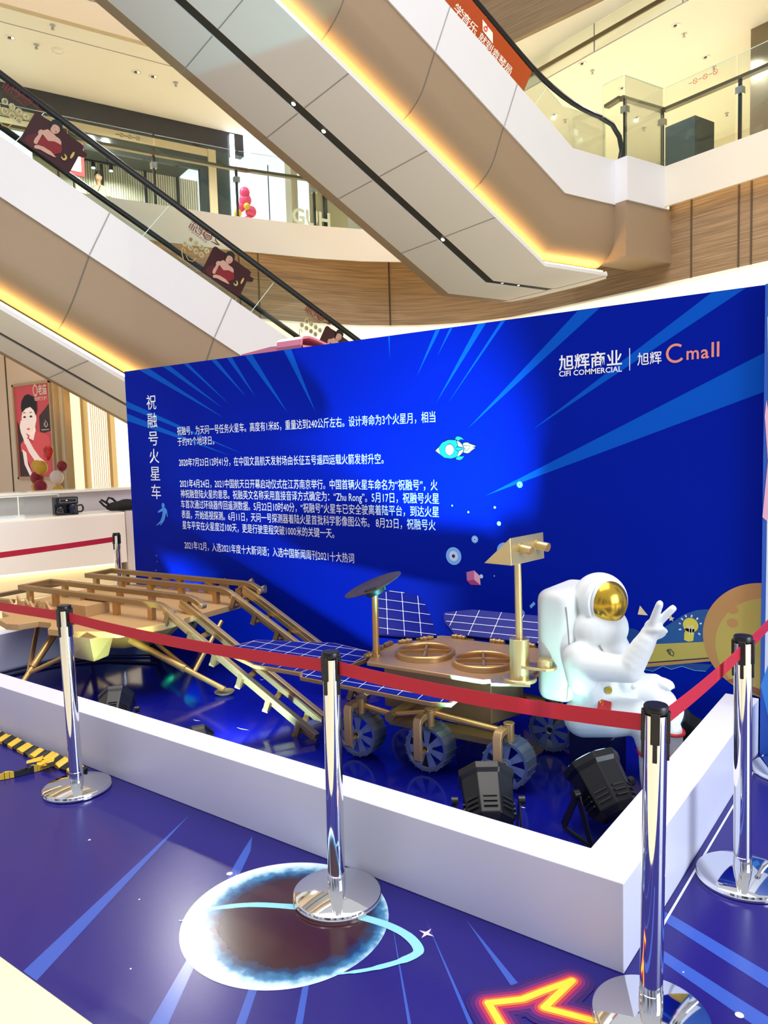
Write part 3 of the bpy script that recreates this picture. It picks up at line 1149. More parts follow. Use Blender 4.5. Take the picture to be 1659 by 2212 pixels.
# ================================================================== white low wall around the display
b = MB()
b.use(plinth)
b.prism([(-5.95, 2.19), (-.765, 2.19), (-.765, 4.2), (-.925, 4.2), (-.925, 2.335), (-5.79, 2.335), (-5.79, 4.2), (-5.95, 4.2)], .0005, .289)
w_ = b.build('low_wall', smooth=False, bevel=.003)
tag(w_, 'low white wall enclosing the rover display', 'low wall')
b = MB()
b.use(deepblue).box((-5.79, 2.335, .001), (-.925, 4.2, .004))
b.use(offwhite)
for x, y, a, l_ in ((-3.65, 2.95, .4, .03), (-3.3, 3.0, .2, .05), (-3.9, 3.75, 1.2, .02), (-3.85, 3.85, .8, .025), (-3.1, 2.8, .3, .05), (-1.3, 3.2, .7, .01), (-1.5, 3.0, .2, .012), (-1.75, 2.8, 1.0, .01), (-2.1, 2.7, .5, .01), (-1.2, 3.1, .1, .01)):
    b.poly([(x - l_, y, .0048), (x, y - .004, .0048), (x + l_ * math.cos(a), y + l_ * math.sin(a), .0048), (x, y + .004, .0048)])
tag(b.build('stage_floor', smooth=False), 'shiny deep blue stage floor inside the low white wall', 'stage floor')

# ================================================================== blue backdrop board
BY = 4.246
boardblue = mat('board_blue', (.0008, .0115, .34), .5, noise=(.7, .10), spec=.04)
boardray = mat('board_ray', (.003, .090, .56), .5, spec=.04)
printwhite = mat('board_print_white', '#f3f4ff', .45)
bo = Vector((-3.38, BY + .03, 0))
board = thing('backdrop_board', 'large blue backdrop board printed with white Chinese text, rays and a rocket', 'display board', bo)
b = MB(None, bo)
b.use(boardblue).box((-6.0, BY, .0), (-.765, BY + .06, 2.366))
b.use(boardray)
for p in [[(-5.788, 2.364), (-5.644, 2.364), (-4.719, 1.894)], [(-5.456, 2.364), (-5.361, 2.364), (-4.72, 1.968)], [(-5.18, 2.364), (-5.126, 2.364), (-4.642, 1.994)], [(-4.84, 2.364), (-4.779, 2.364), (-4.449, 2.043)], [(-4.654, 2.364), (-4.595, 2.364), (-4.349, 2.037)], [(-4.449, 2.364), (-4.367, 2.364), (-4.012, 1.893)], [(-4.033, 2.364), (-3.958, 2.364), (-3.74, 1.89)], [(-5.998, 2.105), (-5.998, 2.047), (-4.539, 1.608)], [(-5.998, 1.993), (-5.998, 1.927), (-4.669, 1.592)], [(-2.693, 2.362), (-2.658, 2.364), (-2.849, 2.078)], [(-2.587, 2.362), (-2.566, 2.362), (-2.687, 2.194)], [(-2.383, 2.364), (-2.326, 2.364), (-2.703, 1.897)], [(-2.225, 2.362), (-2.194, 2.364), (-2.615, 1.889)], [(-1.736, 2.363), (-1.608, 2.362), (-2.467, 1.727)], [(-1.018, 2.363), (-0.854, 2.363), (-2.021, 1.704)], [(-0.768, 2.035), (-0.768, 1.842), (-2.351, 1.301)], [(-3.068, 2.364), (-3.057, 2.364), (-3.062, 2.213)]]:
    b.poly([(x, BY - .0008, z) for x, z in p])
b.build('panel', board, smooth=False)


def bp(q, pts, m, lay=2):
    q.use(m).poly([(x, BY - .0008 * lay, z) for x, z in pts])


def bcirc(q, c, r, m, lay=2, ry=None):
    bp(q, [(c[0] + r * math.cos(i * PI / 24), c[1] + (ry or r) * math.sin(i * PI / 24)) for i in range(48)], m, lay)


def bline(q, pts, w, m, lay=2):
    q.use(m)
    L_, R_ = [], []
    for i, p in enumerate(pts):
        a = Vector(pts[max(i - 1, 0)])
        c = Vector(pts[min(i + 1, len(pts) - 1)])
        d = (c - a).normalized()
        L_.append((p[0] - d.y * w, BY - .0008 * lay, p[1] + d.x * w))
        R_.append((p[0] + d.y * w, BY - .0008 * lay, p[1] - d.x * w))
    q.strip(L_, R_)


# body text, nine lines
LINES = [('祝融号，为天问一号任务火星车。高度有1米85，重量达到240公斤左右。设计寿命为3个火星月，相当', -5.308, -2.71, 1.810),
         ('于约92个地球日。', -5.309, -4.847, 1.720),
         ('2020年7月23日12时41分，在中国文昌航天发射场由长征五号遥四运载火箭发射升空。', -5.304, -3.137, 1.545),
         ('2021年4月24日，2021中国航天日开幕启动仪式在江苏南京举行。中国首辆火星车命名为“祝融号”，火', -5.307, -2.705, 1.366),
         ('神祝融登陆火星的意思。祝融英文名称采用直接音译方式确定为：“Zhu Rong”。5月17日，祝融号火星', -5.304, -2.696, 1.278),
         ('车首次通过环绕器传回遥测数据。5月22日10时40分，“祝融号”火星车已安全驶离着陆平台，到达火星', -5.306, -2.699, 1.190),
         ('表面，开始巡视探测。6月11日，天问一号探测器着陆火星首批科学影像图公布。 8月23日，祝融号火', -5.305, -2.728, 1.102),
         ('星车平安在火星度过100天，更是行驶里程突破1000米的关键一天。', -5.301, -3.603, 1.010),
         ('2021年12月，入选2021年度十大新词语；入选中国新闻周刊2021十大热词', -5.287, -3.425, .838)]
b = MB(None, bo)
b.use(printwhite)
for s_, x0, x1, z0 in LINES:
    b.text(s_, lambda x, y, x0=x0, z0=z0: (x0 + x, BY - .002, z0 + y), bold=.0, width=x1 - x0, height=.072)
b.build('body_lettering', board, smooth=False)
b = MB(None, bo)
b.use(printwhite)
for ch, z0 in zip('祝融号火星车', (2.073, 1.916, 1.759, 1.605, 1.451, 1.290)):
    b.text(ch, lambda x, y, z0=z0: (-5.703 + x, BY - .002, z0 + y), bold=.0, width=.132, height=.128)
b.build('title_lettering', board, smooth=False)
b = MB(None, bo)
b.use(printwhite)
b.text('旭辉商业', lambda x, y: (-1.853 + x, BY - .002, 2.078 + y), bold=.014, width=.37, height=.085)
b.text('CIFI COMMERCIAL', lambda x, y: (-1.853 + x, BY - .002, 2.016 + y), bold=.016, width=.37, height=.030)
b.box((-1.4425, BY - .002, 2.003), (-1.4385, BY - .0008, 2.124))
b.text('旭辉', lambda x, y: (-1.398 + x, BY - .002, 2.059 + y), bold=.006, width=.129, height=.068)
sal = mat('print_salmon', '#ec8f80', .45)
b.use(sal)
bline(b, [(-1.195 + .044 * math.cos(R(a)), 2.073 + .044 * math.sin(R(a))) for a in range(50, 321, 10)], .0065, sal, 3)
b.text('m', lambda x, y: (-1.140 + x, BY - .002, 2.068 + y), bold=.012, width=.062, height=.068)
b.text('a', lambda x, y: (-1.068 + x, BY - .002, 2.068 + y), bold=.012, width=.040, height=.068)
b.box((-1.016, BY - .002, 2.036), (-1.004, BY - .0008, 2.112))
b.box((-.990, BY - .002, 2.036), (-.978, BY - .0008, 2.112))
b.build('logo_lettering', board, smooth=False)
# printed artwork
cyan = mat('print_cyan', '#12cfe0', .45)
pink = mat('print_pink', '#f3b6cd', .45)
flame = mat('print_flame', '#fbdca6', .45)
ink = mat('print_ink', '#0a1440', .5)
lblue = mat('print_light_blue', '#7cb8ff', .45)
pblue = mat('print_pale_blue', '#cfe0ff', .45)
bgold = mat('print_gold_yellow', '#c9ae52', .45)
bgold2 = mat('print_orange_tan', '#c88f52', .45)
bbrown = mat('print_brown', '#a0623c', .45)
hillb = mat('print_hill_blue', (.004, .05, .27), .45)
yel = mat('print_yellow', '#e8d24a', .45)
ROCKET = {
 'fintop':[(-2.565, 1.665), (-2.555, 1.677), (-2.541, 1.679), (-2.519, 1.673), (-2.498, 1.656), (-2.525, 1.657), (-2.536, 1.648), (-2.561, 1.655)],
 'finbot':[(-2.565, 1.54), (-2.556, 1.529), (-2.536, 1.525), (-2.517, 1.53), (-2.498, 1.552), (-2.522, 1.55), (-2.538, 1.554), (-2.552, 1.547)],
 'flame':[(-2.508, 1.633), (-2.492, 1.639), (-2.47, 1.639), (-2.459, 1.631), (-2.408, 1.614), (-2.438, 1.608), (-2.415, 1.602), (-2.455, 1.577), (-2.45, 1.575), (-2.477, 1.567), (-2.505, 1.574), (-2.505, 1.604)],
 'flame2':[(-2.501, 1.618), (-2.479, 1.617), (-2.454, 1.613), (-2.46, 1.599), (-2.488, 1.585), (-2.5, 1.583), (-2.49, 1.602)],
 'body':[(-2.717, 1.59), (-2.69, 1.612), (-2.661, 1.642), (-2.615, 1.659), (-2.558, 1.656), (-2.531, 1.646), (-2.509, 1.624), (-2.501, 1.6), (-2.507, 1.576), (-2.527, 1.557), (-2.552, 1.547), (-2.595, 1.536), (-2.646, 1.542), (-2.683, 1.566)],
 'nose':[(-2.717, 1.59), (-2.69, 1.612), (-2.679, 1.589), (-2.683, 1.566)],
 'tail':[(-2.557, 1.655), (-2.531, 1.646), (-2.509, 1.624), (-2.501, 1.6), (-2.507, 1.576), (-2.527, 1.557), (-2.552, 1.547), (-2.542, 1.577), (-2.54, 1.605), (-2.548, 1.634)],
 'finmid':[(-2.561, 1.603), (-2.548, 1.612), (-2.52, 1.608), (-2.49, 1.603), (-2.521, 1.592), (-2.543, 1.584), (-2.559, 1.592)],
}
b = MB(None, bo)
for i, (k, m_) in enumerate((('fintop', cyan), ('finbot', cyan), ('flame', flame), ('body', cyan), ('nose', pink), ('tail', pink), ('finmid', cyan))):
    p = ROCKET[k]
    bp(b, p, m_, 2 + .4 * i)
    bline(b, p + [p[0]], .0028, ink, 2.2 + .4 * i)
bline(b, ROCKET['flame2'], .002, ink, 3.4)
bcirc(b, (-2.605, 1.594), .036, ink, 5.6, .039)
bcirc(b, (-2.605, 1.594), .032, pink, 6, .035)
b.build('printed_rocket', board, smooth=False)
b = MB(None, bo)
for i, (c, r_) in enumerate([((-2.114, 1.372), 0.02), ((-2.594, 0.905), 0.058), ((-2.434, 1.022), 0.024), ((-2.26, 1.129), 0.014), ((-2.287, 1.229), 0.008), ((-2.225, 0.96), 0.052), ((-2.392, 0.787), 0.013), ((-2.299, 0.797), 0.004), ((-2.597, 1.234), 0.006), ((-2.477, 1.195), 0.007), ((-5.682, 0.721), 0.005), ((-5.674, 0.668), 0.004), ((-5.7, 0.587), 0.005), ((-5.719, 0.527), 0.006)]):
    bcirc(b, c, r_, lblue if r_ > .015 else pblue, 2)
    if r_ > .015:
        bcirc(b, c, r_ * .58, pblue, 3)
        bcirc(b, c, r_ * .2, ink, 4)
pk = mat('print_magenta', '#b03a80', .45)
bp(b, [(-2.5, 0.806), (-2.443, 0.822), (-2.443, 0.762), (-2.497, 0.752)], mat('print_rose', '#cf6ea4', .45), 3)
bp(b, [(-2.443, 0.822), (-2.402, 0.789), (-2.398, 0.73), (-2.443, 0.762)], pink, 3)
bp(b, [(-2.497, 0.752), (-2.443, 0.762), (-2.398, 0.73), (-2.471, 0.727)], pk, 3)
bp(b, [(-2.13, .60), (-2.10, .57), (-2.09, .585), (-2.12, .615)], lblue, 3)
bp(b, [(-2.06, .63), (-2.03, .66), (-2.02, .645), (-2.05, .615)], lblue, 3)
b.build('printed_bubbles', board, smooth=False)
b = MB(None, bo)
bp(b, [(-5.569, 1.146), (-5.629, 1.116), (-5.624, 1.104), (-5.558, 1.122), (-5.568, 1.081), (-5.597, 1.035), (-5.659, 0.993), (-5.646, 0.992), (-5.579, 1.023), (-5.607, 0.998), (-5.594, 0.995), (-5.541, 1.041), (-5.511, 1.111), (-5.501, 1.073), (-5.492, 1.075), (-5.5, 1.131), (-5.517, 1.151)], mat('print_mid_blue', '#3d8fe8', .45), 3)
bcirc(b, (-5.548, 1.170), .021, MATS['print_mid_blue'], 3, .024)
b.build('printed_figure', board, smooth=False)
b = MB(None, bo)
bp(b, [(-2.108, 0.316), (-1.892, 0.488), (-1.662, 0.552), (-1.419, 0.564), (-1.265, 0.504), (-1.142, 0.464)], hillb, 2)
bp(b, [(-1.445, 0.454), (-1.354, 0.501), (-1.265, 0.582), (-1.142, 0.678), (-1.083, 0.705), (-1.024, 0.716), (-.90, .70), (-.9, 0.45)], mat('print_hill_blue_light', (.006, .075, .30), .45), 2.3)
bp(b, [(-1.44, .30), (-1.38, .341), (-1.315, .335), (-1.26, .372), (-1.215, .361), (-1.158, .387), (-1.093, .374), (-1.034, .378), (-1.0, .42), (-1.44, .38)], hillb, 2)
bline(b, [(-1.44, 0.308), (-1.38, 0.341), (-1.315, 0.335), (-1.26, 0.372), (-1.215, 0.361), (-1.158, 0.387), (-1.093, 0.374), (-1.034, 0.378)], .0015, lblue, 2.6)
bp(b, [(-2.108, 0.348), (-1.035, 0.539), (-1.0, 0.545), (-1.0, 0.458), (-2.11, 0.208)], bgold, 3)
bp(b, [(-2.11, 0.202), (-1.0, 0.455), (-1.0, 0.439), (-2.11, 0.169)], bgold2, 3)
bline(b, [(-2.11, 0.206), (-1.0, 0.457)], .003, ink, 3.5)
# planet with its lighter face, cut at the board's edge
def cut(c, r, a0=55, a1=305):
    p = [(c[0] + r * math.cos(R(a)), c[1] + r * math.sin(R(a))) for a in range(0, 360, 4)]
    return [(min(x, -.767), z) for x, z in p]
bp(b, cut((-.755, .583), .295), bgold2, 4)
bp(b, cut((-.725, .54), .262), bgold, 5)
bp(b, [(-.767, .29), (-.93, .345), (-.90, .36), (-.767, .325)], bbrown, 5.5)
bcirc(b, (-.903, .728), .028, bgold2, 6, .024)
bcirc(b, (-.903, .657), .028, bgold2, 6, .024)
bcirc(b, (-1.113, .62), .040, yel, 4)
bp(b, [(-1.142, 0.576), (-1.096, 0.582), (-1.092, .60), (-1.14, .60)], yel, 4)
bp(b, [(-1.145, 0.576), (-1.094, 0.582), (-1.099, 0.536), (-1.123, 0.528), (-1.147, 0.535)], yel, 4.3)
bline(b, [(-1.118, .565), (-1.120, .605), (-1.13, .612), (-1.128, .620), (-1.112, .610), (-1.100, .62), (-1.096, .612), (-1.106, .606), (-1.106, .567)], .0018, printwhite, 5)
for a, c in [((-1.174, 0.624), (-1.164, 0.622)), ((-1.174, 0.588), (-1.161, 0.592)), ((-1.162, 0.653), (-1.152, 0.644)), ((-1.14, 0.673), (-1.135, 0.661)), ((-1.106, 0.677), (-1.109, 0.664)), ((-1.075, 0.665), (-1.082, 0.654)), ((-1.056, 0.637), (-1.066, 0.633)), ((-1.063, 0.573), (-1.073, 0.582))]:
    bline(b, [a, c], .004, printwhite, 5)
bp(b, [(-1.398, 0.648), (-1.385, 0.7), (-1.341, 0.649)], flame, 4)
bp(b, [(-1.215 + (.018 if i % 2 == 0 else .008) * math.cos(R(90 + 36 * i)), .645 + (.018 if i % 2 == 0 else .008) * math.sin(R(90 + 36 * i))) for i in range(10)], flame, 4)
bp(b, [(x, z) for x, z, _ in star4(-1.237, .284, .017, 0, .25)], lblue, 4)
bcirc(b, (-1.036, .299), .016, mat('print_coral', '#d06a68', .45), 4)
bp(b, [(-1.06, .292), (-1.01, .304), (-1.005, .308), (-1.06, .297)], lblue, 5)
bx = [(-1.237, 0.466), (-1.218, 0.474), (-1.2, 0.456), (-1.203, 0.437), (-1.222, 0.445), (-1.237, .466)]
bline(b, bx, .0025, ink, 5)
bline(b, [(-1.222, .445), (-1.218, .462), (-1.237, .466)], .002, ink, 5)
bline(b, [(-1.36, .475), (-1.31, .49), (-1.305, .478), (-1.345, .462), (-1.36, .475)], .0025, ink, 5)
b.build('printed_landscape', board, smooth=False)
b = MB(None, bo)
b.use(steel)
for x_ in (-5.2, -3.4, -1.6):
    b.bar((x_, BY + .06, 1.9), (x_, BY + .75, .02), .05, .04)
    b.bar((x_, BY + .06, .03), (x_, BY + .8, .03), .05, .04)
b.build('support_frame', board, smooth=False)

# second printed board at the right edge
bo2 = Vector((-.2, 4.24, 0))
t = thing('side_board', 'narrow blue and white printed board at the right picture edge', 'display board', bo2)
b = MB(None, bo2)
b.use(mat('side_board_blue', (.02, .10, .50), .4)).box((-.757, 4.19, .0005), (.5, 4.30, 2.36))
b.build('panel', t, smooth=False)
b = MB(None, bo2)
pw = mat('side_board_white', '#e3ecff', .4)
b.use(pw)
b.poly([(x, 4.189, z) for x, z in ((-.738, .42), (-.66, .62), (-.5, .62), (-.5, 2.3), (-.70, 2.3), (-.745, 2.2), (-.735, 1.75))])
b.use(pink).poly([(x, 4.188, z) for x, z in ((-.752, 1.72), (-.745, 1.80), (-.70, 1.5), (-.735, 1.20), (-.757, 1.22), (-.735, 1.5))])
b.use(MATS['print_mid_blue']).poly([(x, 4.1885, z) for x, z in ((-.756, .36), (-.70, .55), (-.66, .30), (-.70, .12))])
b.build('printed_shapes', t, smooth=False)
# ================================================================== lander model with two ramps
t = thing('lander_model', 'gold lander model with railed deck and two ramps sloping down to the right', 'lander model', (-5.05, 3.53, .004), R(3.5))
deck = [(.82, -.42), (.72, -.70), (.46, -.82), (.22, -.865), (.16, -.80), (.06, -.735), (-.06, -.75), (-.10, -.87), (-.20, -.90), (-.40, -.84), (-.42, -.74), (-.62, -.68), (-.84, -.42), (-.86, 0), (-.84, .40), (-.66, .56), (-.30, .58), (.30, .58), (.62, .56), (.80, .34)]
b = MB()
b.use(golddeck).prism(deck, .445, .488)
b.build('deck', t, bevel=.003)
b = MB()
hx = [(.62 * math.cos(R(a)), .50 * math.sin(R(a)) - .05) for a in range(0, 360, 45)]
hb = [(.36 * math.cos(R(a)), .30 * math.sin(R(a)) - .08) for a in range(0, 360, 45)]
b.use(goldlid).hexa([(x, y, .225) for x, y in hb], [(x, y, .445) for x, y in hx])
b.build('body', t, smooth=False)
for y0, y1 in ((-.362, -.095), (.245, .505)):
    b = MB()
    h = .042
    for y in (y0, y1):
        pts = [(-.86, .60), (.66, .60), (.72, .598), (.77, .588), (.81, .572), (.84, .552)]
        if y == y1:
            pts = [(x + (.02 if x > 0 else -.03), z) for x, z in pts]
        lo = [(x, z - .019) for x, z in pts]
        hi = [(x, z + .019) for x, z in pts]
        b.use(goldrail).prism_y(lo + hi[::-1], y - .022, y + .022)
        x, z = pts[-1]
        b.use(goldlight).cyl((x, y - .024, z), (x, y + .024, z), .021, seg=16)
    b.use(goldrail).bar((-.865, y0 - .02, .60), (-.895, y1 + .02, .60), .044, .038)
    fr_ = b.build('rail_frame', t, bevel=.003)
    for y in (y0, y1):
        for x in (-.76, -.43, -.08, .28, .65):
            b = MB()
            xx = x + (.06 if y == y1 else 0)
            b.use(gold).box((xx - .022, y - .018, .487), (xx + .022, y + .018, .585))
            b.build('post', fr_, smooth=False)


ramp_gold = mat('ramp_gold', '#c9ab78', .36, .7, noise=(20, .06))


def ramp(f0, f1, g0, g1):
    """f0-f1 front rail, g0-g1 back rail"""
    b = MB()
    b.use(ramp_gold)
    b.bar(f0, f1, .034, .030)
    b.bar(g0, g1, .034, .030)
    F0, F1, G0, G1 = map(Vector, (f0, f1, g0, g1))
    d = (F1 - F0).normalized()
    up = d.cross(Vector((0, 1, 0))).normalized()
    if up.z < 0:
        up = -up
    # inner flange under each rail
    for a, c, s in ((F0, F1, 1), (G0, G1, -1)):
        o = Vector((0, .012 * s, 0)) - up * .035
        b.bar(a + o, c + o, .010, .034)
    r = b.build('ramp', t, smooth=False, bevel=.002)
    for k in range(6):
        u = .05 + .172 * k
        p = F0.lerp(F1, u)
        q = G0.lerp(G1, u)
        dn = up * .085 + d * .0
        b = MB()
        b.use(goldrail)
        b.bar(p + Vector((0, -.012, 0)), p - dn + Vector((0, -.012, 0)), .035, .018, (0, 1, 0))
        b.bar(q + Vector((0, .012, 0)), q - dn + Vector((0, .012, 0)), .035, .018, (0, 1, 0))
        b.bar(p - dn + Vector((0, -.02, 0)), q - dn + Vector((0, .02, 0)), .035, .018, tuple(up))
        b.build('rung', r, smooth=False)
    return r


ramp((.77, -.365, .585), (2.22, -.575, .10 - .07), (.66, -.10, .575), (2.06, -.30, .025))
ramp((.79, .248, .585), (2.13, .07, .05), (.70, .50, .575), (2.06, .29, .03))


def leg(foot, main_top, braces, sleeve=.55):
    b = MB()
    f_ = Vector(foot) + Vector((0, 0, .035))
    m_ = Vector(main_top)
    mid = f_.lerp(m_, .42)
    b.use(gold).tube([m_, mid], .024, 14)
    b.use(gold).tube([mid, f_], .019, 14)
    b.use(goldrail).tube([mid + (m_ - mid).normalized() * .01, mid - (m_ - mid).normalized() * .01], .028, 14)
    for br in braces:
        p = f_.lerp(m_, .32)
        b.use(gold).tube([Vector(br), p], .016, 12)
    o = b.build('leg', t)
    b = MB()
    b.use(goldlight).lathe([(0, .012), (.03, .010), (.062, .020), (.068, .022), (.064, .014), (.04, .001), (0, 0)], foot, 28)
    b.build('foot_pad', o)


leg((1.153, -.212, 0), (.48, -.42, .34), [(.30, -.12, .28), (.84, .10, .40)])
leg((.02, -1.02, 0), (-.07, -.58, .42), [(.42, -.52, .40), (-.42, -.52, .40)])
leg((-.60, .02, 0), (-.42, -.05, .40), [(-.38, .25, .40), (-.38, -.35, .40)])
leg((.05, .62, 0), (.02, .40, .40), [(.35, .40, .40), (-.35, .40, .40)])
b = MB()
b.use(golddeck).box((-.06, -.52, .487), (.15, -.32, .57))
b.build('equipment_box', t, smooth=False, bevel=.004)
b = MB()
b.use(goldlight).hexa([(.36, -.80, .30), (.60, -.80, .30), (.56, -.66, .30), (.40, -.66, .30)], [(.32, -.80, .452), (.60, -.82, .452), (.58, -.62, .452), (.36, -.62, .452)])
b.build('side_bracket', t, smooth=False, bevel=.003)
b = MB()
b.use(goldlight).box((.20, -.70, .488), (.29, -.66, .535))
b.use(dark).cyl((.245, -.702, .505), (.245, -.69, .505), .028, seg=20)
b.build('ring_bracket', t, smooth=False)
for k, (x, y) in enumerate(((-.52, -.62), (-.42, -.56), (-.30, -.60), (-.18, -.55), (-.62, -.50), (.02, -.66))):
    b = MB()
    w = .085
    b.use(golddeck).prism_y([(x - w, .487), (x + w, .487), (x + w, .575), (x + w * .55, .535), (x, .522), (x - w * .55, .535), (x - w, .575)], y - .008, y + .008)
    b.build('fin', t, smooth=False)
for p, q_ in (((.60, .54, .56), (.70, .60, .60)), ((.66, .53, .535), (.84, .58, .555)), ((.35, .55, .52), (.40, .62, .58))):
    b = MB()
    p, q_ = Vector(p), Vector(q_)
    m_ = p.lerp(q_, .55)
    b.use(goldlight).tube([p, m_, p.lerp(q_, .7), q_], [.014, .012, .018, .032], 16)
    b.build('nozzle', t)
for k in range(7):
    b = MB()
    b.use(golddeck)
    x = -.45 + .17 * k
    b.box((x, .53, .487), (x + .06, .575, .545 + .02 * (k % 3)))
    b.build('antenna_stub', t, smooth=False)
b = MB()
b.use(goldrail).bar((-.86, -.45, .50), (-1.25, -.50, .50), .05, .03)
b.bar((-.86, .30, .50), (-1.25, .30, .50), .05, .03)
b.bar((-1.25, -.53, .50), (-1.25, .33, .50), .05, .03)
b.build('side_frame', t, smooth=False)
# ================================================================== rover model
t = thing('rover_model', 'gold six-wheeled rover model with blue solar wings, mast camera and dish', 'rover model', (-2.04, 3.066, .004), R(4.8))
lid = [(-.40, .075), (.27, .055), (.44, .20), (.45, .56), (.30, .715), (-.28, .715), (-.465, .46), (-.465, .26)]
b = MB()
b.use(goldlid).prism(lid, .478, .50)
b.build('lid', t, bevel=.004)
b = MB()
b.use(goldlid).prism([(-.42, .275), (.215, .275), (.30, .50), (.22, .58), (-.40, .58)], .20, .478)
b.build('body', t, smooth=False, bevel=.004)
b = MB()
b.use(goldrail).prism([(-.30, .12), (.30, .10), (.30, .20), (-.30, .22)], .165, .195)
b.build('belly_plate', t, smooth=False)
for cx, cy in ((-.185, .325), (.165, .30)):
    b = MB()
    r_ = .150
    b.use(gold).tube([(cx + r_ * math.cos(k * PI / 24), cy + r_ * math.sin(k * PI / 24), .520) for k in range(49)], .011, 10, caps=False)
    b.use(goldlid).lathe([(r_ + .012, 0), (r_ + .010, .016), (r_ - .008, .016), (r_ - .008, 0)], (cx, cy, .5005), 48)
    for a in (25, 115):
        d = Vector((math.cos(R(a)), math.sin(R(a)), 0)) * (r_ - .005)
        b.use(gold).bar(Vector((cx, cy, .518)) - d, Vector((cx, cy, .518)) + d, .012, .020)
    b.build('hatch_ring', t)
for x, y, a in ((-.415, .50, 55), (-.335, .61, 55), (-.18, .722, 0), (.06, .722, 0), (.24, .722, 0), (-.468, .40, 90), (-.468, .30, 90), (-.44, .18, 70)):
    b = MB()
    d = Vector((math.cos(R(a)), math.sin(R(a)), 0)) * .042
    c = Vector((x, y, .507))
    b.use(goldrail).tube([c - d, c + d], .014, 12)
    b.use(gold).tube([c - d * .5, c - d * .25], .018, 12)
    b.use(gold).tube([c + d * .25, c + d * .5], .018, 12)
    b.build('hinge', t)


def solar(o, ux, uy, poly, th=.022, step=.115, tint=None, rstep=None):
    tint = tint or gold
    """panel polygon in its own plane: o origin, ux, uy unit axes"""
    o, ux, uy = Vector(o), Vector(ux).normalized(), Vector(uy).normalized()
    n_ = ux.cross(uy).normalized()
    if n_.z < 0:
        n_ = -n_
    P = lambda a, c, h=0: o + ux * a + uy * c + n_ * h
    b = MB()
    b.use(tint).hexa([P(a, c, -th) for a, c in poly], [P(a, c, 0) for a, c in poly])
    pr = b.build('solar_panel', t, smooth=False, bevel=.002)
    cx = sum(a for a, _ in poly) / len(poly)
    cy = sum(c for _, c in poly) / len(poly)
    ins = [(cx + (a - cx) * .965, cy + (c - cy) * .955) for a, c in poly]
    b = MB()
    b.use(cellblue).poly([P(a, c, .0015) for a, c in ins])

    def clip(horizontal, v):
        xs = []
        for (a0, c0), (a1, c1) in zip(ins, ins[1:] + ins[:1]):
            s0, s1 = (c0, c1) if horizontal else (a0, a1)
            if (s0 - v) * (s1 - v) < 0:
                u = (v - s0) / (s1 - s0)
                xs.append((a0 + (a1 - a0) * u) if horizontal else (c0 + (c1 - c0) * u))
        xs.sort()
        return xs
    b.use(cellline)
    w = .0016
    amin, amax = min(a for a, _ in ins), max(a for a, _ in ins)
    cmin, cmax = min(c for _, c in ins), max(c for _, c in ins)
    A = [amin + step * (k + .5) for k in range(int((amax - amin) / step + .5))]
    rs = rstep or step * .8
    Cc = [cmin + rs * (k + .6) for k in range(int((cmax - cmin) / rs + .5))]
    for v in Cc:
        xs = clip(True, v)
        for p0, p1 in zip(xs[::2], xs[1::2]):
            b.poly([P(p0, v - w, .0025), P(p1, v - w, .0025), P(p1, v + w, .0025), P(p0, v + w, .0025)])
    for v in A:
        xs = clip(False, v)
        for p0, p1 in zip(xs[::2], xs[1::2]):
            b.poly([P(v - w, p0, .0028), P(v - w, p1, .0028), P(v + w, p1, .0028), P(v + w, p0, .0028)])
            for u in Cc:
                if p0 < u < p1:
                    b.poly([P(v - .007, u, .0031), P(v, u - .005, .0031), P(v + .007, u, .0031), P(v, u + .005, .0031)])
    b.build('solar_cells', pr, smooth=False)
    return pr


# front wing, left wing, two raised back wings
solar((-.25, -.06, .445), (1, -.02, .0), (0, 1, .12), [(-.48, -.02), (-.44, -.075), (.36, -.10), (.45, -.075), (.455, .0), (.40, .075), (-.44, .085)])
solar((-.95, .16, .455), (1, 0, .0), (0, 1, .06), [(-.47, -.02), (-.40, -.12), (-.10, -.235), (.26, -.24), (.40, -.10), (.44, .08), (.40, .20), (.10, .26), (-.40, .14)])
c35, s35 = math.cos(R(35)), math.sin(R(35))
ax_ = Vector((.58, .814, 0))
up_ = Vector((-.814 * c35, .58 * c35, s35))
solar((-.38, .60, .505), ax_ * .949 - up_ * .316, ax_ * .316 + up_ * .949, [(-.24, -.01), (-.05, .0), (.115, .035), (.09, .20), (.055, .32), (.02, .365), (-.15, .385), (-.24, .33)], step=.1, tint=cellblue)
solar((0, .735, .505), (1, .02, 0), (0, c35, s35), [(-.22, .015), (.40, .015), (.52, .06), (.52, .16), (.42, .22), (-.18, .225), (-.36, .18), (-.32, .10)], step=.14, tint=cellblue, rstep=.056)
b = MB()
b.use(goldrail).tube([(-.40, .60, .50), (-.30, .74, .49), (-.10, .76, .49)], .010, 8)
b.tube([(.36, .74, .49), (.56, .72, .51)], .012, 8)
b.build('wing_strut', t)


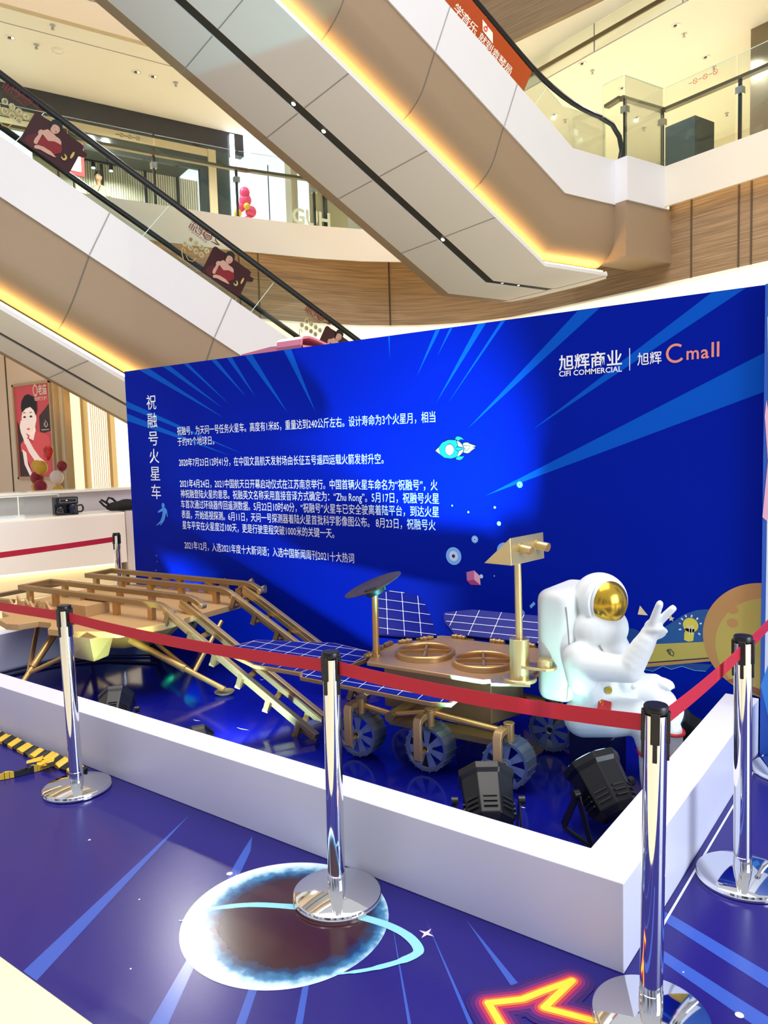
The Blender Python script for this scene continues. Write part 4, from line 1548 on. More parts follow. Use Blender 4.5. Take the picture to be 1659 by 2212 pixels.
def wheel(x, y, s):
    """wheel standing at x, y; s = +1 when its open face looks to the front"""
    r, w = .113, .115
    b = MB()
    b.M = Matrix.Translation((x, y, r + .012)) @ Matrix.Rotation(R(90), 4, 'X')
    z0, z1 = -.012, w            # towards -y is +z after the turn
    b.M = Matrix.Translation((x, y, r + .012)) @ Matrix.Rotation(R(-90), 4, 'X')
    b.use(wheelblue).lathe([(r, 0), (r, w), (r - .006, w), (r - .006, .012), (r - .014, .004), (r - .012, 0), (r, 0)], (0, 0, 0), 48)
    for k in range(18):
        a = 2 * PI * k / 18
        c, s_ = math.cos(a), math.sin(a)
        a2 = a + .10
        c2, s2 = math.cos(a2), math.sin(a2)
        b.bar((r * c * 1.018, r * s_ * 1.018, -.003), (r * c2 * 1.018, r * s2 * 1.018, w + .003), .003, .007, (c, s_, 0))
    wo = b.build('wheel', t)
    b = MB()
    b.M = Matrix.Translation((x, y, r + .012)) @ Matrix.Rotation(R(-90), 4, 'X')
    zc = .008
    b.use(wheeldisc)
    ri, rh = r - .018, .030
    b.lathe([(r - .007, zc), (ri, zc), (ri, zc + .006), (r - .007, zc + .006)], (0, 0, 0), 48)
    b.lathe([(0, zc + .012), (rh, zc + .012), (rh, zc - .006), (.020, zc - .008), (0, zc - .008)], (0, 0, 0), 24)
    for k in range(7):
        a = 2 * PI * k / 7 + .3
        pts = []
        for rr, hw in ((rh - .004, .010), (ri + .002, .022)):
            pts.append((rr, hw))
        q = [(pts[0][0], -pts[0][1]), (pts[1][0], -pts[1][1]), (pts[1][0], pts[1][1]), (pts[0][0], pts[0][1])]
        q = [(u * math.cos(a) - v_ * math.sin(a), u * math.sin(a) + v_ * math.cos(a)) for u, v_ in q]
        b.prism(q, zc, zc + .005)
    b.build('spoke_plate', wo)
    b = MB()
    b.M = Matrix.Translation((x, y, r + .012)) @ Matrix.Rotation(R(-90), 4, 'X')
    b.use(steel).lathe([(.013, zc - .010), (.018, zc - .012), (.019, zc - .006), (.013, zc - .006)], (0, 0, 0), 20)
    b.use(dark).lathe([(0, zc - .0085), (.013, zc - .0085)], (0, 0, 0), 20)
    b.build('hub', wo)
    return wo


WF = [(-.43, 0), (-.02, 0), (.40, 0)]
WB = [(-.42, .52), (0, .52), (.433, .52)]
for x, y in WF + WB:
    wheel(x, y, 1)


def fork(x, y0, outer, back=False):
    """post above a wheel and the curved plate that reaches down in front of it to the axle"""
    b = MB()
    yp = y0 + .03
    b.use(gold).cyl((x + .012, yp, .235), (x + .012, yp, .318), .024, seg=20)
    b.use(goldrail).cyl((x + .012, yp, .318), (x + .012, yp, .324), .027, seg=20)
    sgn = -1 if not back else 1
    ya = y0 - .062 if not back else y0 + .115 + .062
    pts = [(yp - .01 * sgn, .30), (ya + .025, .30), (ya, .275), (ya, .20), (ya, .095)]
    # plate profile in yz, extruded in x
    o_ = [(yp, .305), (ya + .03, .305), (ya + .008, .298), (ya - .006, .278), (ya - .006, .088), (ya + .006, .078), (ya + .016, .088), (ya + .016, .262), (ya + .034, .275), (yp, .275)]
    if back:
        o_ = [(yp, .305), (ya - .03, .305), (ya - .008, .298), (ya + .006, .278), (ya + .006, .088), (ya - .006, .078), (ya - .016, .088), (ya - .016, .262), (ya - .034, .275), (yp, .275)]
    b.use(goldlid).prism_x(o_, x - .030, x + .012)
    b.use(gold).cyl((x - .006, ya, .112), (x - .006, y0 + .03, .116), .013, seg=14)
    b.build('fork', t, bevel=.003)


for x, y in WF:
    fork(x, y, True)
for x, y in WB:
    fork(x, y, True, True)
# rocker arms: tubes between the wheel posts and the pivot
for y, bx_ in ((.06, -1), (.56, 1)):
    b = MB()
    b.use(gold)
    b.tube([(-.42, y, .266), (-.235, y, .246)], .017, 14)
    b.tube([(-.235, y, .246), (-.06, y, .285), (-.01, y, .292)], .016, 14)
    b.tube([(-.01, y, .292), (.10, y, .282), (.40, y, .262)], .018, 14)
    b.use(goldrail).cyl((-.235, y - .045, .246), (-.235, y + .20 * (1 if y < .3 else -1), .246), .026, seg=20)
    b.use(gold).cyl((-.01, y - .01, .292), (-.01, y + .20 * (1 if y < .3 else -1), .30), .016, seg=16)
    b.build('rocker_arm', t)
# mast with camera head
b = MB()
b.use(goldlight).cyl((.425, .14, .50), (.425, .14, .70), .046, seg=32)
b.lathe([(0, 0), (.075, 0), (.080, .006), (.080, .018), (.075, .022), (0, .022)], (.425, .14, .492), 36)
b.cyl((.425, .14, .70), (.422, .14, 1.075), .0175, .0165, seg=20)
mo = b.build('mast', t, bevel=.002)
b = MB()
b.use(goldlight).prism([(.33, .02), (.50, .08), (.44, .20), (.28, .12)], .490, .502)
b.build('mast_foot', mo, smooth=False)
# head: wedge, its slanted lens face towards the front right
hx_ = Vector((.93, .36, 0)).normalized()
hy_ = Vector((-.36, .93, 0))
c0 = Vector((.425, .13, 1.070))


def HP(a, f_, z):
    return c0 + Vector((a * .20, a * .98, 0)) + Vector((.98, -.20, 0)) * f_ + Vector((0, 0, z))


b = MB()
b.use(goldlight)
wd = .140
lo = [HP(-wd, .06, .0), HP(wd, .06, .0), HP(wd, -.09, .0), HP(-wd, -.09, .0)]
hi = [HP(-wd, .055, .125), HP(wd, .055, .125)]
A = [b.v(p) for p in lo]
B_ = [b.v(p) for p in hi]
b.f([A[0], A[1], B_[1], B_[0]])
b.f([A[1], A[2], B_[1]])
b.f([A[0], B_[0], A[3]])
b.f([A[2], A[3], B_[0], B_[1]])
b.f(A[::-1])
ho = b.build('camera_head', mo, smooth=False, bevel=.002)
for a in (-.055, .085):
    b = MB()
    b.use(goldlight).cyl(HP(a, .05, .070), HP(a, .115, .062), .021, seg=24)
    b.use(gold).cyl(HP(a, .115, .062), HP(a, .117, .0617), .018, seg=24)
    b.use(goldlight).cyl(HP(a, .048, .07), HP(a, .058, .069), .026, seg=24)
    b.build('lens_tube', mo)
b = MB()
b.use(goldlight).prism([(.44, .10), (.57, .10), (.60, .13), (.60, .17), (.57, .20), (.44, .18)], .565, .578)
b.cyl((.548, .145, .578), (.548, .145, .612), .036, seg=28)
b.cyl((.548, .145, .612), (.548, .145, .616), .032, seg=28)
b.build('side_camera', mo, bevel=.002)
# dish on its pole
b = MB()
b.use(gold).cyl((-.42, .20, .50), (-.416, .20, .84), .0175, seg=20)
b.lathe([(0, 0), (.03, 0), (.03, .012), (0, .012)], (-.42, .20, .500), 20)
po = b.build('dish_pole', t)
b = MB()
b.M = Matrix.Translation((-.418, .20, .868)) @ Matrix.Rotation(R(-18), 4, 'Y') @ Matrix.Rotation(R(12), 4, 'X')
b.use(mat('dish_bronze', '#6b5638', .3, .8)).lathe([(0, -.006), (.05, -.004), (.11, .004), (.160, .018), (.164, .022), (.158, .024), (.11, .012), (.05, .004), (0, .002)], (0, 0, 0), 48)
b.use(dark).lathe([(0, -.03), (.055, -.03), (.06, -.006), (0, -.006)], (0, 0, 0), 24)
b.build('dish', po)
b = MB()
b.use(dark)
b.bar((-.46, .17, .845), (-.37, .23, .875), .05, .025)
b.tube([(-.45, .16, .85), (-.39, .17, .872)], .008, 8)
b.tube([(-.44, .24, .85), (-.38, .24, .878)], .008, 8)
b.build('dish_mount', po, smooth=False)
# ================================================================== seated astronaut statue
AO = Vector((-1.36, 3.48, .004))
t = thing('astronaut_statue', 'white seated astronaut statue with gold visor raising a two-finger sign', 'statue', AO)


def cap(q, p, r, r0, r1=None):
    r1 = r0 if r1 is None else r1
    p, r = Vector(p), Vector(r)
    n_ = 5
    q.tube([p.lerp(r, k / n_) for k in range(n_ + 1)], [r0 + (r1 - r0) * k / n_ for k in range(n_ + 1)], 18)
    q.ball(p, r0, 16, 10)
    q.ball(r, r1, 16, 10)


def rbox(q, lo, hi, r):
    """box with rounded edges, for the pack"""
    x0, y0, z0 = lo
    x1, y1, z1 = hi
    n_ = 4
    rows = []
    for z, ins in [(z0 + r - r * math.cos(PI / 2 * k / n_), r - r * math.sin(PI / 2 * k / n_)) for k in range(n_ + 1)] + [(z1 - r + r * math.sin(PI / 2 * k / n_), r - r * math.cos(PI / 2 * k / n_)) for k in range(n_ + 1)]:
        row = []
        rr = max(r - ins, .002)
        for cx, cy, a0 in ((x1 - r, y1 - r, 0), (x0 + r, y1 - r, 90), (x0 + r, y0 + r, 180), (x1 - r, y0 + r, 270)):
            for k in range(n_ + 1):
                a = R(a0 + 90 * k / n_)
                row.append((cx + rr * math.cos(a), cy + rr * math.sin(a), z))
        rows.append(row)
    vs = [[q.v(p) for p in row] for row in rows]
    for A, B in zip(vs, vs[1:]):
        for k in range(len(A)):
            j = (k + 1) % len(A)
            q.f([A[k], A[j], B[j], B[k]])
    q.f(vs[0][::-1])
    q.f(vs[-1])


def body(q):
    q.ball((.03, 0, .45), (.15, .175, .17), 24, 16)          # belly
    q.ball((.03, 0, .60), (.145, .185, .15), 24, 16)         # chest
    q.ball((.03, 0, .34), (.15, .175, .11), 24, 16)          # hips
    q.ball((.035, 0, .87), (.128, .128, .130), 28, 18)       # helmet
    q.ball((.025, 0, .735), (.138, .165, .115), 24, 14)      # collar
    cap(q, (.0, -.17, .62), (.02, -.185, .53), .080, .070)   # near shoulder and sleeve
    cap(q, (.0, .17, .62), (.04, .20, .50), .080, .065)
    # near arm: forward, then up to the raised hand
    cap(q, (.02, -.185, .60), (.225, -.150, .600), .072, .060)
    cap(q, (.225, -.150, .600), (.292, -.125, .735), .060, .044)
    for k in range(4):
        u = k / 4
        q.ball((.235 + .055 * u, -.148 + .022 * u, .625 + .105 * u), .060 - .012 * u, 14, 8)
    q.ball((.305, -.122, .765), (.040, .030, .040), 16, 10)   # wrist
    q.ball((.318, -.120, .798), (.036, .026, .036), 16, 10)   # palm
    cap(q, (.322, -.130, .820), (.356, -.142, .908), .0195, .0170)     # index finger
    cap(q, (.338, -.104, .816), (.398, -.096, .884), .0195, .0170)     # middle finger
    cap(q, (.345, -.118, .800), (.372, -.116, .785), .0140, .0125)     # ring finger, curled
    cap(q, (.372, -.116, .785), (.352, -.120, .768), .0125, .0115)
    cap(q, (.340, -.105, .785), (.362, -.098, .768), .0130, .0115)     # little finger, curled
    cap(q, (.362, -.098, .768), (.345, -.100, .752), .0115, .0105)
    cap(q, (.310, -.142, .785), (.345, -.145, .790), .0140, .0125)     # thumb over them
    cap(q, (.345, -.145, .790), (.366, -.132, .797), .0125, .0110)
    # far arm resting on the far knee
    cap(q, (.04, .20, .50), (.17, .17, .44), .064, .056)
    cap(q, (.17, .17, .44), (.25, .13, .47), .052, .042)
    q.ball((.275, .12, .482), (.036, .030, .024), 14, 8)
    for k in range(4):
        y = .145 - .02 * k
        cap(q, (.295, y, .485), (.325 - .004 * abs(k - 1), y, .478), .0115, .0100)
        cap(q, (.325 - .004 * abs(k - 1), y, .478), (.338 - .004 * abs(k - 1), y, .462), .0100, .0090)
    cap(q, (.275, .09, .480), (.305, .078, .474), .0120, .0100)
    # legs
    for s in (-1, 1):
        y = .095 * s
        dz = .0 if s < 0 else .035
        cap(q, (-.01, y, .325), (.14, y * 1.15, .355 + dz), .098, .092)
        cap(q, (.14, y * 1.15, .355 + dz), (.245, y * 1.15, .375 + dz), .092, .080)
        cap(q, (.245, y * 1.15, .375 + dz), (.285, y * 1.2, .345 + dz), .080, .074)
        cap(q, (.285, y * 1.2, .345 + dz), (.315, y * 1.2, .235 + dz), .068, .060)
        for k in range(3):
            q.ball((.29 + .012 * k, y * 1.2, .325 + dz - .04 * k), .070 - .004 * k, 14, 8)
        # boot
        cap(q, (.320, y * 1.2, .215 + dz), (.325, y * 1.2, .10 + dz * .5), .064, .062)
        q.ball((.345, y * 1.2, .075 + dz * .5), (.080, .058, .062), 16, 10)
        q.ball((.36, y * 1.2, .052 + dz * .3), (.062, .054, .052), 16, 10)
    # chest pack and folds
    q.ball((.165, -.01, .50), (.040, .075, .065), 18, 12)
    q.ball((.170, -.02, .425), (.036, .050, .036), 16, 10)


me = blob(body, .0075, 5)
mesh_ob('body', me, suit, t)


def pack(q):
    rbox(q, (-.212, -.195, .395), (-.035, .195, .93), .05)
    q.ball((-.07, 0, .62), (.08, .17, .25), 20, 14)


mesh_ob('backpack', blob(pack, .012, 4), suit, t)
b = MB()
b.M = Matrix.Translation((.080, -.030, .868)) @ Matrix.Rotation(R(-24), 4, 'Z')
b.use(visor).ball((0, 0, 0), (.086, .100, .108), 36, 20)
b.build('visor', t)
b = MB()
b.M = Matrix.Translation((.048, -.018, .87)) @ Matrix.Rotation(R(-24), 4, 'Z') @ Matrix.Rotation(R(90), 4, 'Y')
b.use(suit).lathe([(.104, .0), (.120, .004), (.126, .018), (.118, .034), (.108, .038)], (0, 0, 0), 40)
b.build('visor_rim', t)


def flag(pts):
    q = MB()
    P = [Vector(p) for p in pts]
    q.use(redpatch).poly(P)
    n_ = (P[1] - P[0]).cross(P[3] - P[0]).normalized()
    if n_.y > 0 and abs(n_.y) > .3 or n_.z < -.3:
        n_ = -n_
    u, w = P[1] - P[0], P[2] - P[1]
    for a, c, r_ in ((.16, .26, .10), (.32, .12, .04), (.38, .24, .04), (.38, .38, .04), (.32, .50, .04)):
        c_ = P[0] + u * a + w * c + n_ * .0012
        L_ = min(u.length, w.length)
        s = []
        for i in range(10):
            rr = (L_ * r_ * 1.6) if i % 2 == 0 else (L_ * r_ * .65)
            s.append(c_ + u.normalized() * rr * math.cos(R(90 + 36 * i)) + w.normalized() * rr * -math.sin(R(90 + 36 * i)))
        q.use(yellowstar).poly(s)
    q.build('flag_patch', t, smooth=False, fixn=False, label='small red flag patch with yellow stars')


flag([(.105, -.2235, .628), (.145, -.2175, .628), (.147, -.2175, .565), (.107, -.2235, .565)])
flag([(.085, -.150, .443), (.150, -.165, .443), (.155, -.198, .402), (.090, -.190, .402)])
redcuff = mat('red_cuff', '#c0222c', .45)
for y_, z_ in ((-.114, .222), (.114, .262)):
    b = MB()
    b.use(redcuff).tube([(.322 + .066 * math.cos(k * PI / 12), y_ + .066 * math.sin(k * PI / 12), z_ - .012 * math.cos(k * PI / 12)) for k in range(25)], .008, 8, caps=False)
    b.build('boot_ring', t, label='red ring above the boot')
b = MB()
b.use(visor).cyl((.12, -.118, .485), (.127, -.143, .485), .016, seg=18)
b.use(suit).ball((.200, -.03, .535), .017, 14, 8)
b.ball((.203, -.03, .49), .017, 14, 8)
b.build('chest_valve', t, label='gold valve and white knobs on the chest')
b = MB()
b.use(seam)
b.tube([(-.055 + .01 * math.sin(k * PI / 16), -.186 + .010 * math.sin(k * PI / 16), .86 - .44 * k / 16) for k in range(17)], .0025, 6)
b.tube([(.085, -.142, .69), (.10, -.140, .665), (.112, -.135, .64)], .004, 6)
b.build('seam_line', t)
b = MB()
b.use(mat('seat_box_navy', (.003, .004, .05), .3)).box((-1.46, 3.42, .0045), (-1.25, 3.62, .228))
tag(b.build('seat_box', smooth=False, bevel=.004), 'dark box under the seated astronaut statue', 'box')
# ================================================================== belt stanchions
def lathe_base():
    return [(0, .040), (.036, .040), (.150, .026), (.158, .022), (.160, .016), (.157, .012), (.160, .009), (.160, .002), (.156, 0), (0, 0)]


def belt_mesh(p, q, sag, h=.047, name='belt', parent=None):
    p, q = Vector(p), Vector(q)
    L_, R_ = [], []
    d = (q - p).normalized()
    n_ = Vector((-d.y, d.x, 0)) * .0008
    b = MB()
    b.use(belt)
    n = 14
    for i in range(n):
        for s in (1,):
            u0, u1 = i / n, (i + 1) / n
            a = p.lerp(q, u0) - Vector((0, 0, sag * 4 * u0 * (1 - u0)))
            c = p.lerp(q, u1) - Vector((0, 0, sag * 4 * u1 * (1 - u1)))
            H = Vector((0, 0, h / 2))
            b.hexa([a - H - n_, c - H - n_, c - H + n_, a - H + n_], [a + H - n_, c + H - n_, c + H + n_, a + H + n_])
    bmesh.ops.remove_doubles(b.bm, verts=b.bm.verts, dist=1e-5)
    return b.build(name, parent)


def stanchion(x, y, label, dirs, z0=0.0, lean=(0, 0), group=None, H=.915):
    """dirs: directions (degrees) in which cassettes or clips look out"""
    t = thing('stanchion', label, 'barrier post', (x, y, z0), 0, group)
    t.rotation_euler = (R(lean[0]), R(lean[1]), 0)
    b = MB()
    b.use(chrome).lathe(lathe_base(), (0, 0, .0), 64)
    b.use(blackrub).lathe([(0, 0), (.15, 0), (.15, .003), (0, .003)], (0, 0, 0), 48)
    b.build('base', t)
    b = MB()
    b.use(chrome).cyl((0, 0, .036), (0, 0, H - .03), .0311, seg=48)
    b.lathe([(.0311, .0), (.0328, .001), (.0328, .055), (.0311, .056)], (0, 0, .036), 48)
    b.build('tube', t)
    b = MB()
    b.use(black).lathe([(.0316, 0), (.0325, .004), (.0325, .018), (.030, .022), (0, .023)], (0, 0, H - .026), 40)
    b.build('cap', t)
    for a in (45, 135, 225, 315):
        a = R(a + dirs)
        c, s = math.cos(a), math.sin(a)
        b = MB()
        b.use(black)
        b.bar((.0325 * c, .0325 * s, H - .02), (.0325 * c, .0325 * s, H - .105), .024, .010, (c, s, 0))
        b.bar((.0330 * c, .0330 * s, H - .10), (.0330 * c, .0330 * s, H - .155), .012, .007, (c, s, 0))
        b.build('belt_clip', t, bevel=.002)
    return t


S = {}
for k, x, y, lab, a, lean in (('left', -3.40, 2.005, 'steel belt post before the white wall, nearest the striped tape', 45, (0, -.9)),
                              ('mid', -1.756, 2.015, 'steel belt post standing on the printed planet', 45, (0, .7)),
                              ('corner', -.639, 2.045, 'steel belt post at the corner of the white wall, closest to the viewer', 60, (0, .9)),
                              ('right', -.583, 2.937, 'steel belt post beside the right arm of the white wall', 50, (0, -.4)),
                              ('back', -6.16, 4.175, 'steel belt post behind the gold lander by the white counter', 45, (0, 0)),
                              ('far', -.60, 4.02, 'steel belt post mostly cut off by the right picture edge', 45, (0, 0)),
                              ('outer', -6.12, 2.02, 'steel belt post where the two left belts meet', 45, (0, 0))):
    S[k] = stanchion(x, y, lab, a, 0.0006, lean)
for p, q, lab in (('left', 'outer', None), ('left', 'mid', None), ('mid', 'corner', None), ('corner', 'right', None), ('right', 'far', None), ('outer', 'back', None)):
    a, c = Vector(S[p].location), Vector(S[q].location)
    d = (c - a).normalized() * .033
    za = .855
    def topof(s):
        e = s.rotation_euler
        return Vector((math.sin(e.y) * .855, -math.sin(e.x) * .855, 0))
    P0 = topof(S[p]) + Vector((d.x, d.y, za))
    P1 = topof(S[q]) + c - a - Vector((d.x, d.y, -za))
    b_ = belt_mesh(P0, P1, {'left': .02, 'mid': .018}.get(p, .008), parent=S[p])
    # the belt keeps level although its post leans a little
    b_.matrix_parent_inverse = Matrix.Rotation(-S[p].rotation_euler.y, 4, 'Y')


# ================================================================== stage lamps on the display floor
def stage_lamp(loc, yaw, tilt, label, size=1.0, light=None):
    t = thing('stage_lamp', label, 'stage lamp', loc, R(yaw))
    k = size
    hc = .165 * k
    X = Matrix.Translation((0, 0, hc)) @ Matrix.Rotation(R(-tilt), 4, 'Y')
    oct_ = lambda r: [(r * math.cos(R(22.5 + 45 * i)), r * math.sin(R(22.5 + 45 * i))) for i in range(8)]
    b = MB()
    b.M = X
    b.use(black)
    st_ = [(-.105, .062), (-.085, .088), (-.02, .094), (.06, .100), (.075, .108), (.10, .110)]
    rows = [[b.v((x * k, y * r / .1 * k * .1, z * r / .1 * k * .1)) for y, z in [(math.cos(R(22.5 + 45 * i)), math.sin(R(22.5 + 45 * i))) for i in range(8)]] for x, r in st_]
    for A, B in zip(rows, rows[1:]):
        for i in range(8):
            j = (i + 1) % 8
            b.f([A[i], A[j], B[j], B[i]])
    b.f(rows[0][::-1])
    b.f(rows[-1])
    body_ = b.build('housing', t, smooth=False, bevel=.004)
    b = MB()
    b.M = X
    b.use(mat('lamp_lens', '#cfe8ff', .2, emit=(.3, .7, 1.0), es=2) if 'lamp_lens' not in MATS else MATS['lamp_lens']).cyl((.1005 * k, 0, 0), (.104 * k, 0, 0), .092 * k, seg=32)
    b.build('lens', t)
    for i in range(8):
        a = R(45 * i)
        c, s = math.cos(a), math.sin(a)
        b = MB()
        b.M = X
        b.use(dark)
        for q_ in range(3):
            x = (-.062 + .018 * q_) * k
            w = Vector((0, -s, c)) * .024 * k
            o_ = Vector((x, .0875 * k * c, .0875 * k * s))
            b.bar(o_ - w, o_ + w, .006 * k, .008 * k, (0, c, s))
        b.build('vent', body_, smooth=False)
    for s in (-1, 1):
        b = MB()
        b.use(black)
        y = .112 * k * s
        b.bar((0, y, hc), (-.075 * k, y, .012), .005, .028 * k, (1, 0, 0))
        b.bar((0, y, hc), (.085 * k, y, .012), .005, .028 * k, (1, 0, 0))
        b.bar((-.075 * k, y, .010), (.085 * k, y, .010), .012, .010)
        b.build('bracket', t, smooth=False)
        b = MB()
        b.use(black).cyl((0, y - .004 * s, hc), (0, y + .022 * s, hc), .017 * k, seg=14)
        b.build('knob', t)
    b = MB()
    b.use(black).bar((-.070 * k, -.112 * k, .008), (-.070 * k, .112 * k, .008), .03 * k, .006)
    b.build('cross_bar', t, smooth=False)
    if light:
        col, power, ang, blend, tgt = light
        d = bpy.data.lights.new('lamp_beam', 'SPOT')
        d.color = col
        d.energy = power
        d.spot_size = R(ang)
        d.spot_blend = blend
        d.shadow_soft_size = .03
        o = bpy.data.objects.new('lamp_beam', d)
        COL.objects.link(o)
        ax = Vector((math.cos(R(tilt)) * math.cos(R(yaw)), math.cos(R(tilt)) * math.sin(R(yaw)), math.sin(R(tilt))))
        p = Vector(loc) + Vector((0, 0, hc)) + ax * .125 * k
        o.location = p
        o.rotation_euler = (Vector(tgt) - p).to_track_quat('-Z', 'Y').to_euler()
    return t


def aim(loc, tgt, k=1.0):
    d = Vector(tgt) - Vector((loc[0], loc[1], loc[2] + .165 * k))
    return math.degrees(math.atan2(d.y, d.x)), math.degrees(math.atan2(d.z, math.hypot(d.x, d.y)))


for loc, tgt, lab, size, light in (
        ((-3.80, 2.50, .006), (-4.75, 3.4, .75), 'black stage lamp behind the white wall, under the gold lander', 1.0, ((.72, 1.0, .50), 110, 46, .5, (-4.45, 2.98, .50))),
        ((-3.02, 2.46, .006), (-4.3, 3.2, .6), 'black stage lamp peeping over the white wall between the two nearer posts', .8, ((.52, .90, 1.0), 170, 84, .6, (-3.35, 3.15, .28))),
        ((-1.47, 2.63, .006), (-2.6, 4.24, 1.6), 'black stage lamp before the front right rover wheel', 1.12, ((.16, .92, 1.0), 1050, 46, 1.0, (-2.85, 4.24, 1.82))),
        ((-1.125, 2.98, .006), (-1.75, 3.35, .85), 'black stage lamp tilted on its bracket inside the wall corner', 1.15, ((.50, 1.0, .80), 13, 62, .6, (-1.75, 3.4, .72)))):
    yw, tl = aim(loc, tgt, size)
    stage_lamp(loc, yw, min(tl, 65), lab, size, light)
# a fifth lamp stands in the dark corner behind the statue's feet
loc = (-1.045, 3.93, .006)
yw, tl = aim(loc, (-1.5, 3.6, .8))
stage_lamp(loc, yw, 35, 'black stage lamp in the far corner behind the astronaut feet', .9, ((.45, 1.0, .85), 25, 60, .5, (-1.5, 3.5, .75)))

loc = (-5.25, 3.93, .006)
stage_lamp(loc, 84, 66, 'black stage lamp half hidden behind the lander deck by the board', .8, ((.0, .8, 1.0), 70, 88, .5, (-5.2, 4.25, 1.15)))

# ================================================================== hazard tape, cables
b = MB()
random.seed(3)
pts = [(-4.75, 2.13), (-4.5, 2.128), (-4.3, 2.127), (-4.15, 2.120), (-4.02, 2.112), (-3.92, 2.118), (-3.84, 2.122), (-3.74, 2.116), (-3.62, 2.112), (-3.52, 2.108)]
pp = smooth_path(pts, 5)


def tape(q, path, w, z0, stripe, lift):
    n = len(path)
    dist = 0
    for i in range(n - 1):
        a, c = Vector(path[i]), Vector(path[i + 1])
        d = (c - a).normalized()
        nrm = Vector((-d.y, d.x))
        q.use(tapey if int(dist / stripe) % 2 == 0 else blackrub)
        za, zc = z0 + lift(i), z0 + lift(i + 1)
        dist += (c - a).length
        A, B_ = a - nrm * w, c - nrm * w
        C_, D_ = c + nrm * w, a + nrm * w
        q.hexa([(*A, .0025), (*B_, .0025), (*C_, .0025), (*D_, .0025)], [(*A, za), (*B_, zc), (*C_, zc + .02), (*D_, za + .02)])


lf = [random.uniform(.004, .016) for _ in range(200)]
tape(b, pp, .030, .006, .062, lambda i: lf[i])
tape(b, smooth_path([(-3.80, 2.085), (-3.80, 2.03), (-3.82, 1.95), (-3.86, 1.86), (-3.95, 1.76), (-4.1, 1.6)], 5), .034, .004, .085, lambda i: lf[i + 60])
b.use(tapey)
b.poly([(-3.86, 2.06, .02), (-3.74, 2.09, .05), (-3.70, 2.05, .03), (-3.80, 2.02, .015)])
b.use(blackrub)
b.poly([(-3.78, 2.05, .022), (-3.70, 2.08, .052), (-3.68, 2.05, .035), (-3.76, 2.02, .02)])
b.use(tapey).poly([(-3.93, 2.04, .012), (-3.84, 2.085, .045), (-3.82, 2.06, .03), (-3.90, 2.02, .01)])
tag(b.build('hazard_tape', smooth=False), 'crumpled yellow and black striped tape at the foot of the white wall', 'tape')
for i, (pts, lab) in enumerate((([(-5.72, 2.62, .016), (-5.68, 2.9, .02), (-5.66, 3.2, .018), (-5.5, 3.5, .016), (-5.1, 3.75, .016)], 'black cable on the blue stage floor under the lander, upper one'), ([(-5.62, 2.60, .012), (-5.60, 2.9, .012), (-5.52, 3.2, .012), (-5.3, 3.45, .012), (-4.9, 3.62, .012)], 'black cable on the blue stage floor under the lander, lower one'))):
    b = MB()
    b.use(blackrub).tube(pts, .008, 8)
    tag(b.build('cable'), lab, 'cable')
# ================================================================== white counters on the left
ko = Vector(mall(1.2, 9.8, 0))
t = thing('counter', 'white front counter with glowing plinth behind the lander', 'counter', ko)
greyw = mat('counter_white', '#e6dedb', .4, noise=(2, .02))
topw = mat('counter_top', '#fbf6ea', .15, noise=(2, .02))
b = MB(mall, ko)
b.use(greyw).box((-.8, 9.42, .325), (2.66, 9.50, .905))
b.box((2.60, 9.50, .325), (2.66, 9.95, .905))
b.build('front_panel', t, smooth=False, bevel=.004)
b = MB(mall, ko)
b.use(topw).box((-.8, 9.42, .905), (2.66, 10.0, .935))
b.build('top', t, smooth=False, bevel=.004)
b = MB(mall, ko)
b.use(mat('counter_plinth', '#f6ead2', .5)).box((-.8, 9.62, .0), (2.6, 9.95, .33))
b.build('plinth', t, smooth=False)
b = MB(mall, ko)
b.use(mat('plinth_led', '#fff1b8', .5, emit=(1, .86, .45), es=5)).box((-.8, 9.58, .29), (2.58, 9.615, .322))
b.build('light_strip', t, smooth=False)
k2 = Vector(mall(1.3, 10.3, 0))
t = thing('counter', 'taller grey-white back counter with low glass screen', 'counter', k2)
b = MB(mall, k2)
b.use(mat('counter_grey', '#cfc9cf', .45, noise=(2, .02))).box((-.8, 10.25, 0), (3.4, 10.6, 1.17))
b.box((2.72, 9.6, 0), (3.4, 10.25, .93))
b.build('body', t, smooth=False, bevel=.004)
b = MB(mall, k2)
b.use(topw).box((-.8, 10.2, 1.17), (3.4, 10.65, 1.20))
b.build('top', t, smooth=False)
po_ = Vector(mall(1.3, 9.9, .935))
t = thing('glass_screen', 'low glass screen with pale frame standing on the front counter', 'glass screen', po_)
b = MB(mall, po_)
b.use(smoke).box((.9, 9.80, .936), (2.0, 9.806, 1.17))
b.build('glass_panel', t, smooth=False)
b = MB(mall, po_)
b.use(topw)
b.box((.9, 9.795, 1.17), (2.0, 9.811, 1.182))
for e_ in (.9, 1.545, 1.99):
    b.box((e_, 9.795, .936), (e_ + .012, 9.811, 1.172))
b.build('frame', t, smooth=False)
